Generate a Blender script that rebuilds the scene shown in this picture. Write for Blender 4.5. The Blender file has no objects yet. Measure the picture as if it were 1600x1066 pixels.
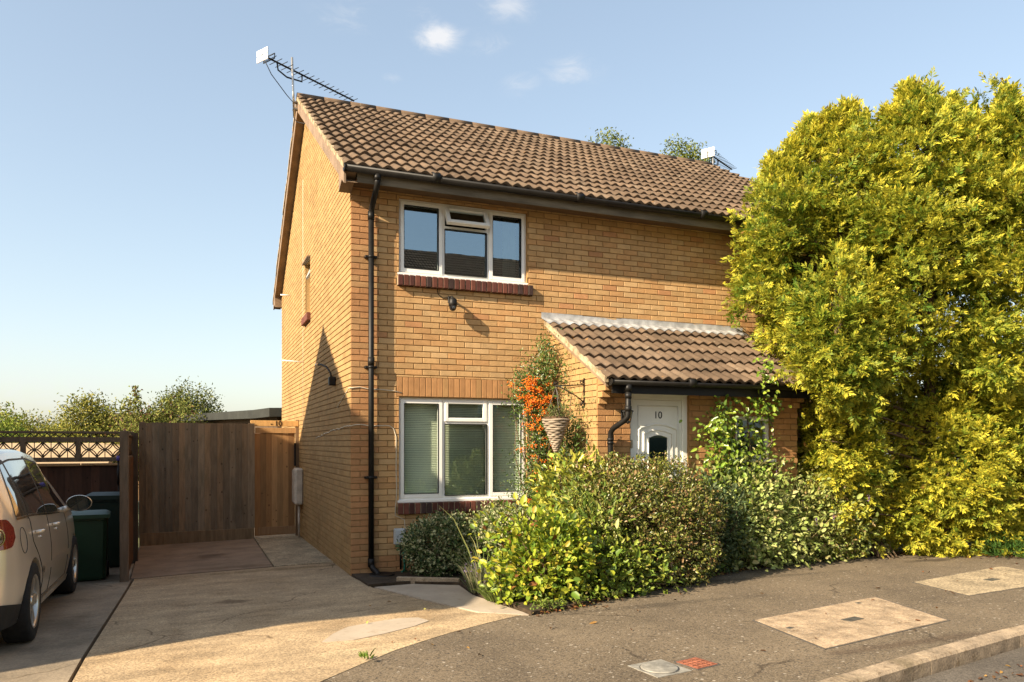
import bpy, bmesh, math, random
import numpy as np
from mathutils import Vector, Matrix

SC = bpy.context.scene
COL = SC.collection

# ------------------------------------------------------------------ camera, sky, sun, exposure
cam_d = bpy.data.cameras.new('camera'); cam = bpy.data.objects.new('camera', cam_d); COL.objects.link(cam)
cam.location = (-1.713, -9.342, 1.625)
cam.rotation_euler = (math.radians(90), 0, math.radians(-22.3))
cam_d.sensor_width = 36; cam_d.lens = 1190 / 1600 * 36
cam_d.shift_y = 159 / 1600
cam_d.clip_start = 0.05; cam_d.clip_end = 3000
SC.camera = cam

SUN_EL, SUN_PHI = math.radians(30), math.radians(72)
SUN = Vector((-math.cos(SUN_EL) * math.sin(SUN_PHI), -math.cos(SUN_EL) * math.cos(SUN_PHI), math.sin(SUN_EL)))
sl = bpy.data.lights.new('sun', 'SUN'); sl.energy = 4.7; sl.angle = math.radians(0.5); sl.color = (1, .84, .62)
sun = bpy.data.objects.new('sun', sl); COL.objects.link(sun)
sun.rotation_euler = (-SUN).to_track_quat('-Z', 'Y').to_euler(); sun.location = (-20, -10, 20)

SC.view_settings.view_transform = 'Standard'; SC.view_settings.look = 'None'
SC.view_settings.exposure = 1.40; SC.view_settings.gamma = 1.0
SC.cycles.max_bounces = 8; SC.cycles.transparent_max_bounces = 12
SC.cycles.use_denoising = True

W = bpy.data.worlds.new('World'); SC.world = W; W.use_nodes = True
def build_world():
    nt = W.node_tree; nt.nodes.clear(); L = nt.links.new; N = nt.nodes.new
    out = N('ShaderNodeOutputWorld'); bg = N('ShaderNodeBackground'); sky = N('ShaderNodeTexSky')
    sky.sky_type = 'NISHITA'; sky.sun_disc = False
    sky.sun_elevation = SUN_EL; sky.sun_rotation = math.atan2(SUN.x, SUN.y)
    sky.air_density = 1.0; sky.dust_density = 1.7; sky.ozone_density = 1.6; sky.altitude = 50
    bg.inputs[1].default_value = 0.133
    tc = N('ShaderNodeTexCoord')
    # thin clouds: soft patches in fixed compass directions broken up by noise
    mp = N('ShaderNodeMapping'); mp.inputs['Scale'].default_value = (1, 1, 2.2)
    L(tc.outputs['Generated'], mp.inputs[0])
    nz = N('ShaderNodeTexNoise'); nz.inputs['Scale'].default_value = 24; nz.inputs['Detail'].default_value = 9; nz.inputs['Roughness'].default_value = .66; nz.inputs['Distortion'].default_value = .8
    L(mp.outputs[0], nz.inputs[0])
    acc = None
    F, A = 1190., math.radians(22.3); s, c = math.sin(A), math.cos(A)
    patches = [(685, 58, .05, 1.25), (540, 18, .07, .5), (665, 22, .03, .5), (795, 8, .055, .85), (760, 70, .045, .6), (890, 112, .055, .7), (815, 130, .045, .5),
               (612, 122, .02, .5), (90, 610, .30, .5), (260, 640, .25, .4), (40, 560, .25, .25), (-500, 120, .3, .8), (400, -500, .4, .6)]
    for px, py, r, k in patches:
        u, v = (px - 800) / F, (692 - py) / F
        d = Vector((u * c + s, -u * s + c, v)).normalized()
        sub = N('ShaderNodeVectorMath'); sub.operation = 'SUBTRACT'; L(tc.outputs['Generated'], sub.inputs[0]); sub.inputs[1].default_value = d
        sca = N('ShaderNodeVectorMath'); sca.operation = 'MULTIPLY'; L(sub.outputs[0], sca.inputs[0]); sca.inputs[1].default_value = (1, 1, 2.0 if py < 400 else 4.5)
        ln = N('ShaderNodeVectorMath'); ln.operation = 'LENGTH'; L(sca.outputs[0], ln.inputs[0])
        mr = N('ShaderNodeMapRange'); mr.interpolation_type = 'SMOOTHSTEP'; L(ln.outputs['Value'], mr.inputs[0])
        mr.inputs[1].default_value = r; mr.inputs[2].default_value = 0; mr.inputs[3].default_value = 0; mr.inputs[4].default_value = k
        if acc is None: acc = mr.outputs[0]
        else:
            ad = N('ShaderNodeMath'); ad.operation = 'MAXIMUM'; L(acc, ad.inputs[0]); L(mr.outputs[0], ad.inputs[1]); acc = ad.outputs[0]
    th = N('ShaderNodeMath'); th.operation = 'MULTIPLY_ADD'; L(acc, th.inputs[0]); th.inputs[1].default_value = .42; L(nz.outputs[0], th.inputs[2])
    fr = N('ShaderNodeMapRange'); fr.interpolation_type = 'SMOOTHSTEP'; L(th.outputs[0], fr.inputs[0])
    fr.inputs[1].default_value = .50; fr.inputs[2].default_value = 1.12; fr.inputs[3].default_value = 0; fr.inputs[4].default_value = 1
    fm = N('ShaderNodeMath'); fm.operation = 'MULTIPLY'; fm.use_clamp = True; L(fr.outputs[0], fm.inputs[0]); L(acc, fm.inputs[1])
    ti = N('ShaderNodeMix'); ti.data_type = 'RGBA'; ti.blend_type = 'MULTIPLY'; ti.inputs['Factor'].default_value = 1; gm = N('ShaderNodeGamma'); gm.inputs[1].default_value = .66; L(sky.outputs[0], gm.inputs[0]); L(gm.outputs[0], ti.inputs['A']); ti.inputs['B'].default_value = (1.19, 1.155, 1.09, 1)
    mx = N('ShaderNodeMix'); mx.data_type = 'RGBA'; L(fm.outputs[0], mx.inputs['Factor']); L(ti.outputs['Result'], mx.inputs['A'])
    mx.inputs['B'].default_value = (2.55, 2.6, 2.7, 1)
    L(mx.outputs['Result'], bg.inputs[0]); L(bg.outputs[0], out.inputs[0])
build_world()

# ------------------------------------------------------------------ helpers
def g(x, y):
    zy = -.03 * max(y, -3) if y < 0 else -.02 * min(y, 12)
    return zy + .015 * max(min(x, 0), -6)

def tag(o, label=None, cat=None, group=None, kind=None):
    if label: o['label'] = label
    if cat: o['category'] = cat
    if group: o['group'] = group
    if kind: o['kind'] = kind
    return o

def thing(name, loc, label, cat, group=None):
    o = bpy.data.objects.new(name, None); COL.objects.link(o); o.location = loc
    o.empty_display_size = .2
    return tag(o, label, cat, group)

def attach(o, parent):
    o.parent = parent
    off = Vector((0, 0, 0)); p = parent
    m = Matrix.Identity(4)
    chain = []
    while p is not None: chain.append(p); p = p.parent
    for p in reversed(chain): m = m @ (p.matrix_parent_inverse if p.parent else Matrix.Identity(4)) @ Matrix.LocRotScale(p.location, p.rotation_euler, p.scale)
    o.matrix_parent_inverse = m.inverted()

class MB:
    def __init__(s): s.v = []; s.f = []; s.c = []; s.sm = []; s.col = (1, 1, 1)
    def face(s, idx, smooth=False, col=None): s.f.append(tuple(idx)); s.c.append(col or s.col); s.sm.append(smooth)
    def quad(s, a, b, c, d, col=None):
        n = len(s.v); s.v += [tuple(a), tuple(b), tuple(c), tuple(d)]; s.face((n, n+1, n+2, n+3), False, col)
    def box(s, x0, x1, y0, y1, z0, z1, bev=0, M=None, col=None):
        x0, x1 = min(x0, x1), max(x0, x1); y0, y1 = min(y0, y1), max(y0, y1); z0, z1 = min(z0, z1), max(z0, z1)
        n = len(s.v)
        if bev <= 0:
            vs = [(x, y, z) for z in (z0, z1) for y in (y0, y1) for x in (x0, x1)]
            fs = [(0, 2, 3, 1), (4, 5, 7, 6), (0, 1, 5, 4), (2, 6, 7, 3), (0, 4, 6, 2), (1, 3, 7, 5)]
        else:
            b = min(bev, (x1-x0)*.45, (y1-y0)*.45, (z1-z0)*.45); vs = []; fs = []
            P = {}
            for ix, X in enumerate((x0, x1)):
                for iy, Y in enumerate((y0, y1)):
                    for iz, Z in enumerate((z0, z1)):
                        sx, sy, sz = (1, -1)[ix], (1, -1)[iy], (1, -1)[iz]
                        for ax, q in ((0, (X, Y+sy*b, Z+sz*b)), (1, (X+sx*b, Y, Z+sz*b)), (2, (X+sx*b, Y+sy*b, Z))):
                            P[(ix, iy, iz, ax)] = len(vs); vs.append(q)
            def q(*k): fs.append(tuple(P[i] for i in k))
            for i in (0, 1):
                q((i,0,0,0), (i,1,0,0), (i,1,1,0), (i,0,1,0)); q((0,i,0,1), (1,i,0,1), (1,i,1,1), (0,i,1,1)); q((0,0,i,2), (1,0,i,2), (1,1,i,2), (0,1,i,2))
                for j in (0, 1):
                    q((i,j,0,0), (i,j,1,0), (i,j,1,1), (i,j,0,1)); q((i,0,j,0), (i,1,j,0), (i,1,j,2), (i,0,j,2)); q((0,i,j,1), (1,i,j,1), (1,i,j,2), (0,i,j,2))
                    for k in (0, 1): q((i,j,k,0), (i,j,k,1), (i,j,k,2))
        if M is not None: vs = [tuple(M @ Vector(p)) for p in vs]
        s.v += vs
        for f in fs: s.face([n+i for i in f], False, col)
    def tube(s, pts, r, n=8, caps=True, smooth=True, col=None):
        pts = [Vector(p) for p in pts]; R = r if hasattr(r, '__len__') else [r]*len(pts)
        base = len(s.v); up = None
        for i, p in enumerate(pts):
            t = (pts[min(i+1, len(pts)-1)] - pts[max(i-1, 0)]).normalized()
            if up is None:
                a = Vector((0, 0, 1)) if abs(t.z) < .9 else Vector((1, 0, 0)); up = t.cross(a).normalized()
            up = (up - t * up.dot(t)).normalized(); w = t.cross(up)
            for k in range(n):
                a = 2*math.pi*k/n; s.v.append(tuple(p + (up*math.cos(a) + w*math.sin(a))*R[i]))
        for i in range(len(pts)-1):
            for k in range(n):
                a, b = base+i*n+k, base+i*n+(k+1) % n
                s.face((a, b, b+n, a+n), smooth, col)
        if caps:
            s.face([base+k for k in range(n)][::-1], False, col); s.face([base+(len(pts)-1)*n+k for k in range(n)], False, col)
    def lathe(s, prof, n=24, M=Matrix.Identity(4), smooth=True, col=None):
        base = len(s.v)
        for r, z in prof:
            for k in range(n):
                a = 2*math.pi*k/n; s.v.append(tuple(M @ Vector((r*math.cos(a), r*math.sin(a), z))))
        for i in range(len(prof)-1):
            for k in range(n):
                a, b = base+i*n+k, base+i*n+(k+1) % n; s.face((a, b, b+n, a+n), smooth, col)
    def build(s, name, mat, parent=None):
        me = bpy.data.meshes.new(name); me.from_pydata(s.v, [], s.f)
        at = me.attributes.new('Col', 'FLOAT_COLOR', 'FACE')
        at.data.foreach_set('color', np.array([(c[0], c[1], c[2], 1) for c in s.c], dtype=np.float32).ravel())
        me.polygons.foreach_set('use_smooth', s.sm)
        bm = bmesh.new(); bm.from_mesh(me); bmesh.ops.recalc_face_normals(bm, faces=bm.faces); bm.to_mesh(me); bm.free()
        me.materials.append(mat); me.update()
        o = bpy.data.objects.new(name, me); COL.objects.link(o)
        if parent: attach(o, parent)
        return o

def np_mesh(name, verts, quads, cols, mat, parent=None, smooth=False):
    me = bpy.data.meshes.new(name); nq = len(quads)
    me.vertices.add(len(verts)); me.vertices.foreach_set('co', verts.astype(np.float32).ravel())
    me.loops.add(nq*4); me.loops.foreach_set('vertex_index', quads.astype(np.int32).ravel())
    me.polygons.add(nq); me.polygons.foreach_set('loop_start', np.arange(0, nq*4, 4, dtype=np.int32))
    me.update(calc_edges=True)
    at = me.attributes.new('Col', 'FLOAT_COLOR', 'FACE')
    c4 = np.ones((nq, 4), np.float32); c4[:, :3] = cols; at.data.foreach_set('color', c4.ravel())
    if smooth: me.polygons.foreach_set('use_smooth', np.ones(nq, bool))
    me.materials.append(mat)
    o = bpy.data.objects.new(name, me); COL.objects.link(o)
    if parent: attach(o, parent)
    return o

# ---- materials
def mat(name, col, rough=.7, var=.2, scale=6, detail=6, bump=0, bscale=60, attr=False, spec=.3, metal=0, stretch=(1, 1, 1), coat=0, col2=None, speck=None, contrast=(.35, .65)):
    m = bpy.data.materials.new(name); m.use_nodes = True; nt = m.node_tree; N = nt.nodes.new; L = nt.links.new
    b = nt.nodes['Principled BSDF']; b.inputs['Roughness'].default_value = rough; b.inputs['Metallic'].default_value = metal
    b.inputs['Specular IOR Level'].default_value = spec; b.inputs['Coat Weight'].default_value = coat; b.inputs['Coat Roughness'].default_value = .05
    tc = N('ShaderNodeTexCoord'); mp = N('ShaderNodeMapping'); mp.inputs['Scale'].default_value = stretch; L(tc.outputs['Object'], mp.inputs[0])
    nz = N('ShaderNodeTexNoise'); nz.inputs['Scale'].default_value = scale; nz.inputs['Detail'].default_value = detail; nz.inputs['Roughness'].default_value = .6
    L(mp.outputs[0], nz.inputs[0])
    rp = N('ShaderNodeValToRGB'); L(nz.outputs[0], rp.inputs[0])
    a = [c*(1-var) for c in col]; z = [min(1, c*(1+var)) for c in (col2 or col)]
    rp.color_ramp.elements[0].position = contrast[0]; rp.color_ramp.elements[1].position = contrast[1]
    rp.color_ramp.elements[0].color = (*a, 1); rp.color_ramp.elements[1].color = (*z, 1)
    out = rp.outputs[0]
    if attr:
        at = N('ShaderNodeAttribute'); at.attribute_name = 'Col'
        mx = N('ShaderNodeMix'); mx.data_type = 'RGBA'; mx.blend_type = 'MULTIPLY'; mx.inputs['Factor'].default_value = 1
        L(out, mx.inputs['A']); L(at.outputs['Color'], mx.inputs['B']); out = mx.outputs['Result']
    m['_'] = 0
    if speck:   # (scale, strength): grains of stone of different brightness
        vo = N('ShaderNodeTexVoronoi'); vo.inputs['Scale'].default_value = speck[0]; L(tc.outputs['Object'], vo.inputs[0])
        sp = N('ShaderNodeSeparateColor'); L(vo.outputs['Color'], sp.inputs[0])
        mr = N('ShaderNodeMapRange'); L(sp.outputs[0], mr.inputs[0]); mr.inputs[3].default_value = 1-speck[1]; mr.inputs[4].default_value = 1+speck[1]
        mx = N('ShaderNodeVectorMath'); mx.operation = 'SCALE'; L(out, mx.inputs[0]); L(mr.outputs[0], mx.inputs['Scale']); out = mx.outputs[0]
    L(out, b.inputs['Base Color'])
    if bump:
        nb = N('ShaderNodeTexNoise'); nb.inputs['Scale'].default_value = bscale; nb.inputs['Detail'].default_value = 5; L(mp.outputs[0], nb.inputs[0])
        bp = N('ShaderNodeBump'); bp.inputs['Strength'].default_value = bump; bp.inputs['Distance'].default_value = .01
        L(nb.outputs[0], bp.inputs['Height']); L(bp.outputs[0], b.inputs['Normal'])
    return m

def add_stains(m, spots):
    """real stains with a shape of their own: (x, y, rx, ry, factor colour)"""
    nt = m.node_tree; N = nt.nodes.new; L = nt.links.new; b = nt.nodes['Principled BSDF']
    src = b.inputs['Base Color'].links[0].from_socket
    tc = N('ShaderNodeTexCoord')
    wn = N('ShaderNodeTexNoise'); wn.inputs['Scale'].default_value = 5; wn.inputs['Detail'].default_value = 5; L(tc.outputs['Object'], wn.inputs[0])
    for x, y, rx, ry, col, soft in spots:
        mp = N('ShaderNodeMapping'); mp.vector_type = 'TEXTURE'; mp.inputs['Location'].default_value = (x, y, 0); mp.inputs['Scale'].default_value = (rx, ry, 1000)
        L(tc.outputs['Object'], mp.inputs[0])
        ln = N('ShaderNodeVectorMath'); ln.operation = 'LENGTH'; L(mp.outputs[0], ln.inputs[0])
        ad = N('ShaderNodeMath'); ad.operation = 'MULTIPLY_ADD'; L(wn.outputs[0], ad.inputs[0]); ad.inputs[1].default_value = 1.6; L(ln.outputs['Value'], ad.inputs[2])
        mr = N('ShaderNodeMapRange'); mr.interpolation_type = 'SMOOTHSTEP'; L(ad.outputs[0], mr.inputs[0])
        mr.inputs[1].default_value = 1.8-soft; mr.inputs[2].default_value = 1.8; mr.inputs[3].default_value = 1; mr.inputs[4].default_value = 0
        mx = N('ShaderNodeMix'); mx.data_type = 'RGBA'; mx.blend_type = 'MULTIPLY'; L(mr.outputs[0], mx.inputs['Factor']); L(src, mx.inputs['A']); mx.inputs['B'].default_value = (*col, 1)
        src = mx.outputs['Result']
    L(src, b.inputs['Base Color'])

def add_cracks(m, scale, width, seed=0, col=(.38, .36, .34), lo=.5):
    nt = m.node_tree; N = nt.nodes.new; L = nt.links.new; b = nt.nodes['Principled BSDF']; src = b.inputs['Base Color'].links[0].from_socket
    tc = N('ShaderNodeTexCoord'); mp = N('ShaderNodeMapping'); mp.inputs['Location'].default_value = (seed, seed*.7, 0); L(tc.outputs['Object'], mp.inputs[0])
    nz = N('ShaderNodeTexNoise'); nz.inputs['Scale'].default_value = 3; nz.inputs['Detail'].default_value = 8; L(mp.outputs[0], nz.inputs[0])
    ad = N('ShaderNodeVectorMath'); ad.operation = 'MULTIPLY_ADD'; L(nz.outputs['Color'], ad.inputs[0]); ad.inputs[1].default_value = (.35, .35, 0); L(mp.outputs[0], ad.inputs[2])
    vo = N('ShaderNodeTexVoronoi'); vo.voronoi_dimensions = '2D'; vo.feature = 'DISTANCE_TO_EDGE'; vo.inputs['Scale'].default_value = scale; L(ad.outputs[0], vo.inputs[0])
    mr = N('ShaderNodeMapRange'); L(vo.outputs[0], mr.inputs[0]); mr.inputs[1].default_value = 0; mr.inputs[2].default_value = width; mr.inputs[3].default_value = 1; mr.inputs[4].default_value = 0
    n2 = N('ShaderNodeTexNoise'); n2.inputs['Scale'].default_value = 1.1; n2.inputs['Detail'].default_value = 3; L(mp.outputs[0], n2.inputs[0])
    m2 = N('ShaderNodeMapRange'); L(n2.outputs[0], m2.inputs[0]); m2.inputs[1].default_value = lo; m2.inputs[2].default_value = lo+.06
    ml = N('ShaderNodeMath'); ml.operation = 'MULTIPLY'; L(mr.outputs[0], ml.inputs[0]); L(m2.outputs[0], ml.inputs[1])
    mx = N('ShaderNodeMix'); mx.data_type = 'RGBA'; mx.blend_type = 'MULTIPLY'; L(ml.outputs[0], mx.inputs['Factor']); L(src, mx.inputs['A']); mx.inputs['B'].default_value = (*col, 1)
    L(mx.outputs['Result'], b.inputs['Base Color'])
def add_spots(m, scale, lo, hi, col, blend='MIX', fac=1., detail=6, stretch=(1, 1, 1), voronoi=False):
    """lichen, grime or pale grit in irregular spots"""
    nt = m.node_tree; N = nt.nodes.new; L = nt.links.new; b = nt.nodes['Principled BSDF']; src = b.inputs['Base Color'].links[0].from_socket
    tc = N('ShaderNodeTexCoord'); mp = N('ShaderNodeMapping'); mp.inputs['Scale'].default_value = stretch; mp.inputs['Location'].default_value = (scale*.37, 1.3, 2.1); L(tc.outputs['Object'], mp.inputs[0])
    if voronoi:
        nz = N('ShaderNodeTexVoronoi'); nz.inputs['Scale'].default_value = scale; L(mp.outputs[0], nz.inputs[0]); sp = N('ShaderNodeSeparateColor'); L(nz.outputs['Color'], sp.inputs[0]); o = sp.outputs[0]
    else:
        nz = N('ShaderNodeTexNoise'); nz.inputs['Scale'].default_value = scale; nz.inputs['Detail'].default_value = detail; nz.inputs['Roughness'].default_value = .65; L(mp.outputs[0], nz.inputs[0]); o = nz.outputs[0]
    mr = N('ShaderNodeMapRange'); L(o, mr.inputs[0]); mr.inputs[1].default_value = lo; mr.inputs[2].default_value = hi; mr.inputs[3].default_value = 0; mr.inputs[4].default_value = fac
    mx = N('ShaderNodeMix'); mx.data_type = 'RGBA'; mx.blend_type = blend; L(mr.outputs[0], mx.inputs['Factor']); L(src, mx.inputs['A']); mx.inputs['B'].default_value = (*col, 1)
    L(mx.outputs['Result'], b.inputs['Base Color'])

def leaf_mat(name, rough=.42, trans=.35, spec=.35):
    m = bpy.data.materials.new(name); m.use_nodes = True; nt = m.node_tree; N = nt.nodes.new; L = nt.links.new
    b = nt.nodes['Principled BSDF']; out = nt.nodes['Material Output']
    at = N('ShaderNodeAttribute'); at.attribute_name = 'Col'
    L(at.outputs['Color'], b.inputs['Base Color']); b.inputs['Roughness'].default_value = rough; b.inputs['Specular IOR Level'].default_value = spec
    tr = N('ShaderNodeBsdfTranslucent'); L(at.outputs['Color'], tr.inputs[0])
    mx = N('ShaderNodeMixShader'); mx.inputs[0].default_value = trans; L(b.outputs[0], mx.inputs[1]); L(tr.outputs[0], mx.inputs[2]); L(mx.outputs[0], out.inputs[0])
    return m

def glass_mat(name, refl=.3, tint=(.8, .86, .86)):
    m = bpy.data.materials.new(name); m.use_nodes = True; nt = m.node_tree; N = nt.nodes.new; L = nt.links.new
    out = nt.nodes['Material Output']; nt.nodes.remove(nt.nodes['Principled BSDF'])
    gl = N('ShaderNodeBsdfGlossy'); gl.inputs['Roughness'].default_value = 0.0; gl.inputs[0].default_value = (.72, .9, 1, 1)
    tp = N('ShaderNodeBsdfTransparent'); tp.inputs[0].default_value = (*tint, 1)
    fr = N('ShaderNodeLayerWeight'); fr.inputs[0].default_value = .35
    ma = N('ShaderNodeMapRange'); L(fr.outputs['Fresnel'], ma.inputs[0]); ma.inputs[3].default_value = refl; ma.inputs[4].default_value = 1
    mx = N('ShaderNodeMixShader'); L(ma.outputs[0], mx.inputs[0]); L(tp.outputs[0], mx.inputs[1]); L(gl.outputs[0], mx.inputs[2])
    # faint waviness of float glass
    tc = N('ShaderNodeTexCoord'); nz = N('ShaderNodeTexNoise'); nz.inputs['Scale'].default_value = 2.5; L(tc.outputs['Object'], nz.inputs[0])
    bp = N('ShaderNodeBump'); bp.inputs['Strength'].default_value = .02; bp.inputs['Distance'].default_value = .01; L(nz.outputs[0], bp.inputs['Height']); L(bp.outputs[0], gl.inputs['Normal'])
    L(mx.outputs[0], out.inputs[0]); return m

m_brick = mat('brick_faces', (1, 1, 1), .85, .16, 9, 8, bump=.35, bscale=110, attr=True, spec=.2)
m_mortar = mat('mortar', (.30, .19, .085), .95, .15, 20, 5, bump=.3, bscale=150)  # darker than the buff mortar, putting joint shade into the colour
m_redbrick = mat('sill_brick', (1, 1, 1), .75, .3, 14, 8, bump=.3, bscale=90, attr=True)
m_tile = mat('roof_tile', (1, 1, 1), .85, .28, 5, 10, bump=.3, bscale=70, attr=True, spec=.2)
m_mortarverge = mat('verge_mortar', (.36, .28, .18), .95, .3, 9, 8, bump=.4, bscale=60)
m_brownwood = mat('weathered_brown_wood', (.14, .115, .08), .7, .35, 5, 8, bump=.2, bscale=40, stretch=(.4, 3, 3))
m_soffit = mat('soffit_board', (.12, .075, .04), .75, .25, 5, 6, stretch=(.5, 4, 4))
m_barge = mat('bargeboard_paint', (.22, .15, .095), .65, .25, 4, 6)
m_blackpl = mat('black_plastic', (.009, .008, .007), .5, .3, 8, 5, spec=.3)
m_white = mat('white_upvc', (.80, .79, .75), .3, .04, 3, 4, spec=.5)
m_whitedoor = mat('white_door', (.76, .75, .68), .32, .05, 3, 4, spec=.5)
m_lead = mat('lead_flashing', (.33, .33, .33), .55, .3, 7, 9, bump=.2, bscale=20, metal=.15)
m_glass = glass_mat('window_glass', .34, (.55, .6, .58))
m_glass_low = glass_mat('clear_window_glass', .06, (.86, .9, .86))
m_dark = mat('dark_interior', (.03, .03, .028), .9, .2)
m_blind = mat('blind_slat', (.74, .78, .62), .5, .06, 3)
m_curtain = mat('curtain_cloth', (.5, .5, .42), .9, .1)
m_concrete = mat('drive_concrete', (.37, .27, .16), .92, .22, 2.2, 12, bump=.7, bscale=48, stretch=(.75, 1.9, 1), speck=(95, .34))
m_concrete2 = mat('old_drive_concrete', (.25, .20, .14), .92, .28, 1.7, 10, bump=.4, bscale=40, speck=(80, .15))
m_aggregate = mat('aggregate_concrete', (.33, .26, .165), .95, .25, 3, 10, bump=.6, bscale=55, speck=(60, .4))
m_redconcrete = mat('reddish_concrete', (.25, .178, .118), .9, .22, 2.2, 9, bump=.2, bscale=50)
m_patch = mat('smooth_patch', (.40, .33, .25), .85, .1, 3, 6, bump=.15, bscale=80)
m_asphalt = mat('asphalt', (.150, .115, .075), .92, .16, 1.3, 12, bump=.5, bscale=130, speck=(110, .38))
m_road = mat('road_asphalt', (.10, .085, .068), .92, .2, 1.5, 10, bump=.5, bscale=120, speck=(100, .35))
m_kerb = mat('kerb_concrete', (.30, .23, .155), .9, .3, 5, 10, bump=.4, bscale=60, speck=(90, .2))
m_soil = mat('soil', (.05, .034, .02), .95, .4, 12, 8, bump=.7, bscale=30)
m_ground = mat('ground', (.07, .075, .03), .95, .4, 1.2, 8)
m_cover = mat('concrete_cover', (.34, .25, .16), .93, .3, 6, 12, bump=.4, bscale=50, speck=(85, .25))
m_steel = mat('dull_steel', (.16, .15, .135), .5, .3, 20, 5, metal=.6)
m_castgrey = mat('cast_grey', (.25, .235, .20), .75, .25, 16, 8, bump=.3, bscale=60)
m_terracotta = mat('terracotta_cover', (.25, .09, .05), .85, .3, 18, 8, bump=.4, bscale=70)
m_darkfence = mat('dark_fence_wood', (1, 1, 1), .85, .3, 4, 9, bump=.25, bscale=30, attr=True, stretch=(6, 6, .8))
m_gatewood = mat('gate_wood', (1, 1, 1), .75, .22, 4, 9, bump=.2, bscale=30, attr=True, stretch=(7, 7, .8))
m_barkm = mat('bark', (.11, .075, .045), .9, .35, 14, 7, bump=.5, bscale=40)
m_binplastic = mat('green_bin_plastic', (.02, .052, .024), .45, .15, 4, 4, spec=.4)
m_alu = mat('aluminium', (.55, .52, .47), .35, .1, 8, 3, metal=.8)
m_felt = mat('dark_roof_felt', (.03, .032, .028), .8, .2, 3)
m_leaf = leaf_mat('leaf'); m_leaf_matt = leaf_mat('matt_leaf', .65, .35, .2); m_leaf_gloss = leaf_mat('glossy_leaf', .3, .28, .5)
m_conifer = leaf_mat('conifer_spray', .55, .35, .25); m_leaf_far = leaf_mat('tree_leaf', .7, .25, .1)
m_berry = mat('orange_berry', (1, 1, 1), .3, .1, 5, attr=True, spec=.5)

add_cracks(m_asphalt, .55, .012, 3.3); add_cracks(m_asphalt, 1.7, .012, 8.1, (.5, .48, .45), .58)
add_spots(m_asphalt, 55, .988, .99, (.36, .31, .24), voronoi=True); add_spots(m_asphalt, 95, .93, .94, (.22, .18, .13), voronoi=True); add_spots(m_asphalt, 80, .93, .94, (.07, .055, .04), voronoi=True); add_spots(m_asphalt, .7, .45, .75, (.8, .8, .82), 'MULTIPLY')
add_cracks(m_concrete, .42, .008, 5.2, (.45, .42, .38), .47); add_spots(m_concrete, 26, .62, .68, (.62, .56, .48), 'MULTIPLY', 1, 6, (.45, 1.6, 1)); add_spots(m_concrete, 60, .60, .66, (1.35, 1.35, 1.3), 'MULTIPLY'); add_spots(m_concrete, .9, .5, .72, (.80, .76, .70), 'MULTIPLY', 1, 8)
add_cracks(m_concrete2, .5, .01, 1.7, (.5, .47, .42), .47); add_spots(m_concrete2, 22, .6, .68, (.62, .58, .5), 'MULTIPLY', 1, 6, (.45, 1.6, 1)); add_spots(m_concrete2, 1.1, .48, .68, (.68, .66, .62), 'MULTIPLY', 1, 8)
add_spots(m_redconcrete, 14, .58, .68, (.72, .7, .66), 'MULTIPLY'); add_spots(m_patch, 12, .55, .7, (.85, .82, .78), 'MULTIPLY')
add_spots(m_cover, 18, .58, .66, (.68, .62, .55), 'MULTIPLY'); add_spots(m_cover, 45, .63, .66, (.5, .47, .40)); add_spots(m_kerb, 16, .56, .66, (.66, .62, .56), 'MULTIPLY'); add_spots(m_kerb, 3, .55, .7, (.75, .75, .68), 'MULTIPLY')
add_spots(m_tile, 9, .66, .72, (.34, .16, .03), 'MIX', .75); add_spots(m_tile, 13, .62, .7, (.30, .27, .2), 'MIX', .55); add_spots(m_tile, 1.2, .5, .72, (.66, .66, .64), 'MULTIPLY', 1, 8)
add_spots(m_mortarverge, 6, .6, .66, (.40, .2, .04), 'MIX', .8); add_spots(m_mortarverge, 9, .5, .62, (.5, .48, .42), 'MULTIPLY')
add_spots(m_brick, 1.1, .52, .74, (.78, .74, .70), 'MULTIPLY', 1, 9, (1, 1, .7)); add_spots(m_brick, 34, .66, .70, (.6, .55, .5), 'MULTIPLY'); add_spots(m_brick, 5, .64, .74, (1.12, 1.14, 1.2), 'MULTIPLY')
add_spots(m_darkfence, 3, .5, .7, (.7, .74, .72), 'MULTIPLY', 1, 8, (2, 2, .6)); add_spots(m_lead, 4, .5, .7, (1.25, 1.25, 1.25), 'MULTIPLY')
def wall_texture(name, axis):
    """plain brick pattern for the houses that stand off to the side"""
    m = bpy.data.materials.new(name); m.use_nodes = True; nt = m.node_tree; N = nt.nodes.new; L = nt.links.new; b = nt.nodes['Principled BSDF']
    tc = N('ShaderNodeTexCoord'); sp = N('ShaderNodeSeparateXYZ'); L(tc.outputs['Object'], sp.inputs[0])
    ad = N('ShaderNodeMath'); ad.operation = 'ADD'; L(sp.outputs[0], ad.inputs[0]); L(sp.outputs[1], ad.inputs[1])
    cb = N('ShaderNodeCombineXYZ'); L(ad.outputs[0], cb.inputs[0]); L(sp.outputs[2], cb.inputs[1])
    br = N('ShaderNodeTexBrick'); L(cb.outputs[0], br.inputs[0]); br.inputs['Scale'].default_value = 1
    br.inputs['Color1'].default_value = (.36, .2, .08, 1); br.inputs['Color2'].default_value = (.28, .14, .06, 1); br.inputs['Mortar'].default_value = (.4, .3, .18, 1)
    br.inputs['Mortar Size'].default_value = .006; br.inputs['Brick Width'].default_value = .225; br.inputs['Row Height'].default_value = .075
    L(br.outputs[0], b.inputs['Base Color']); b.inputs['Roughness'].default_value = .9
    return m
m_walltex = wall_texture('brickwork', 0)

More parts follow.
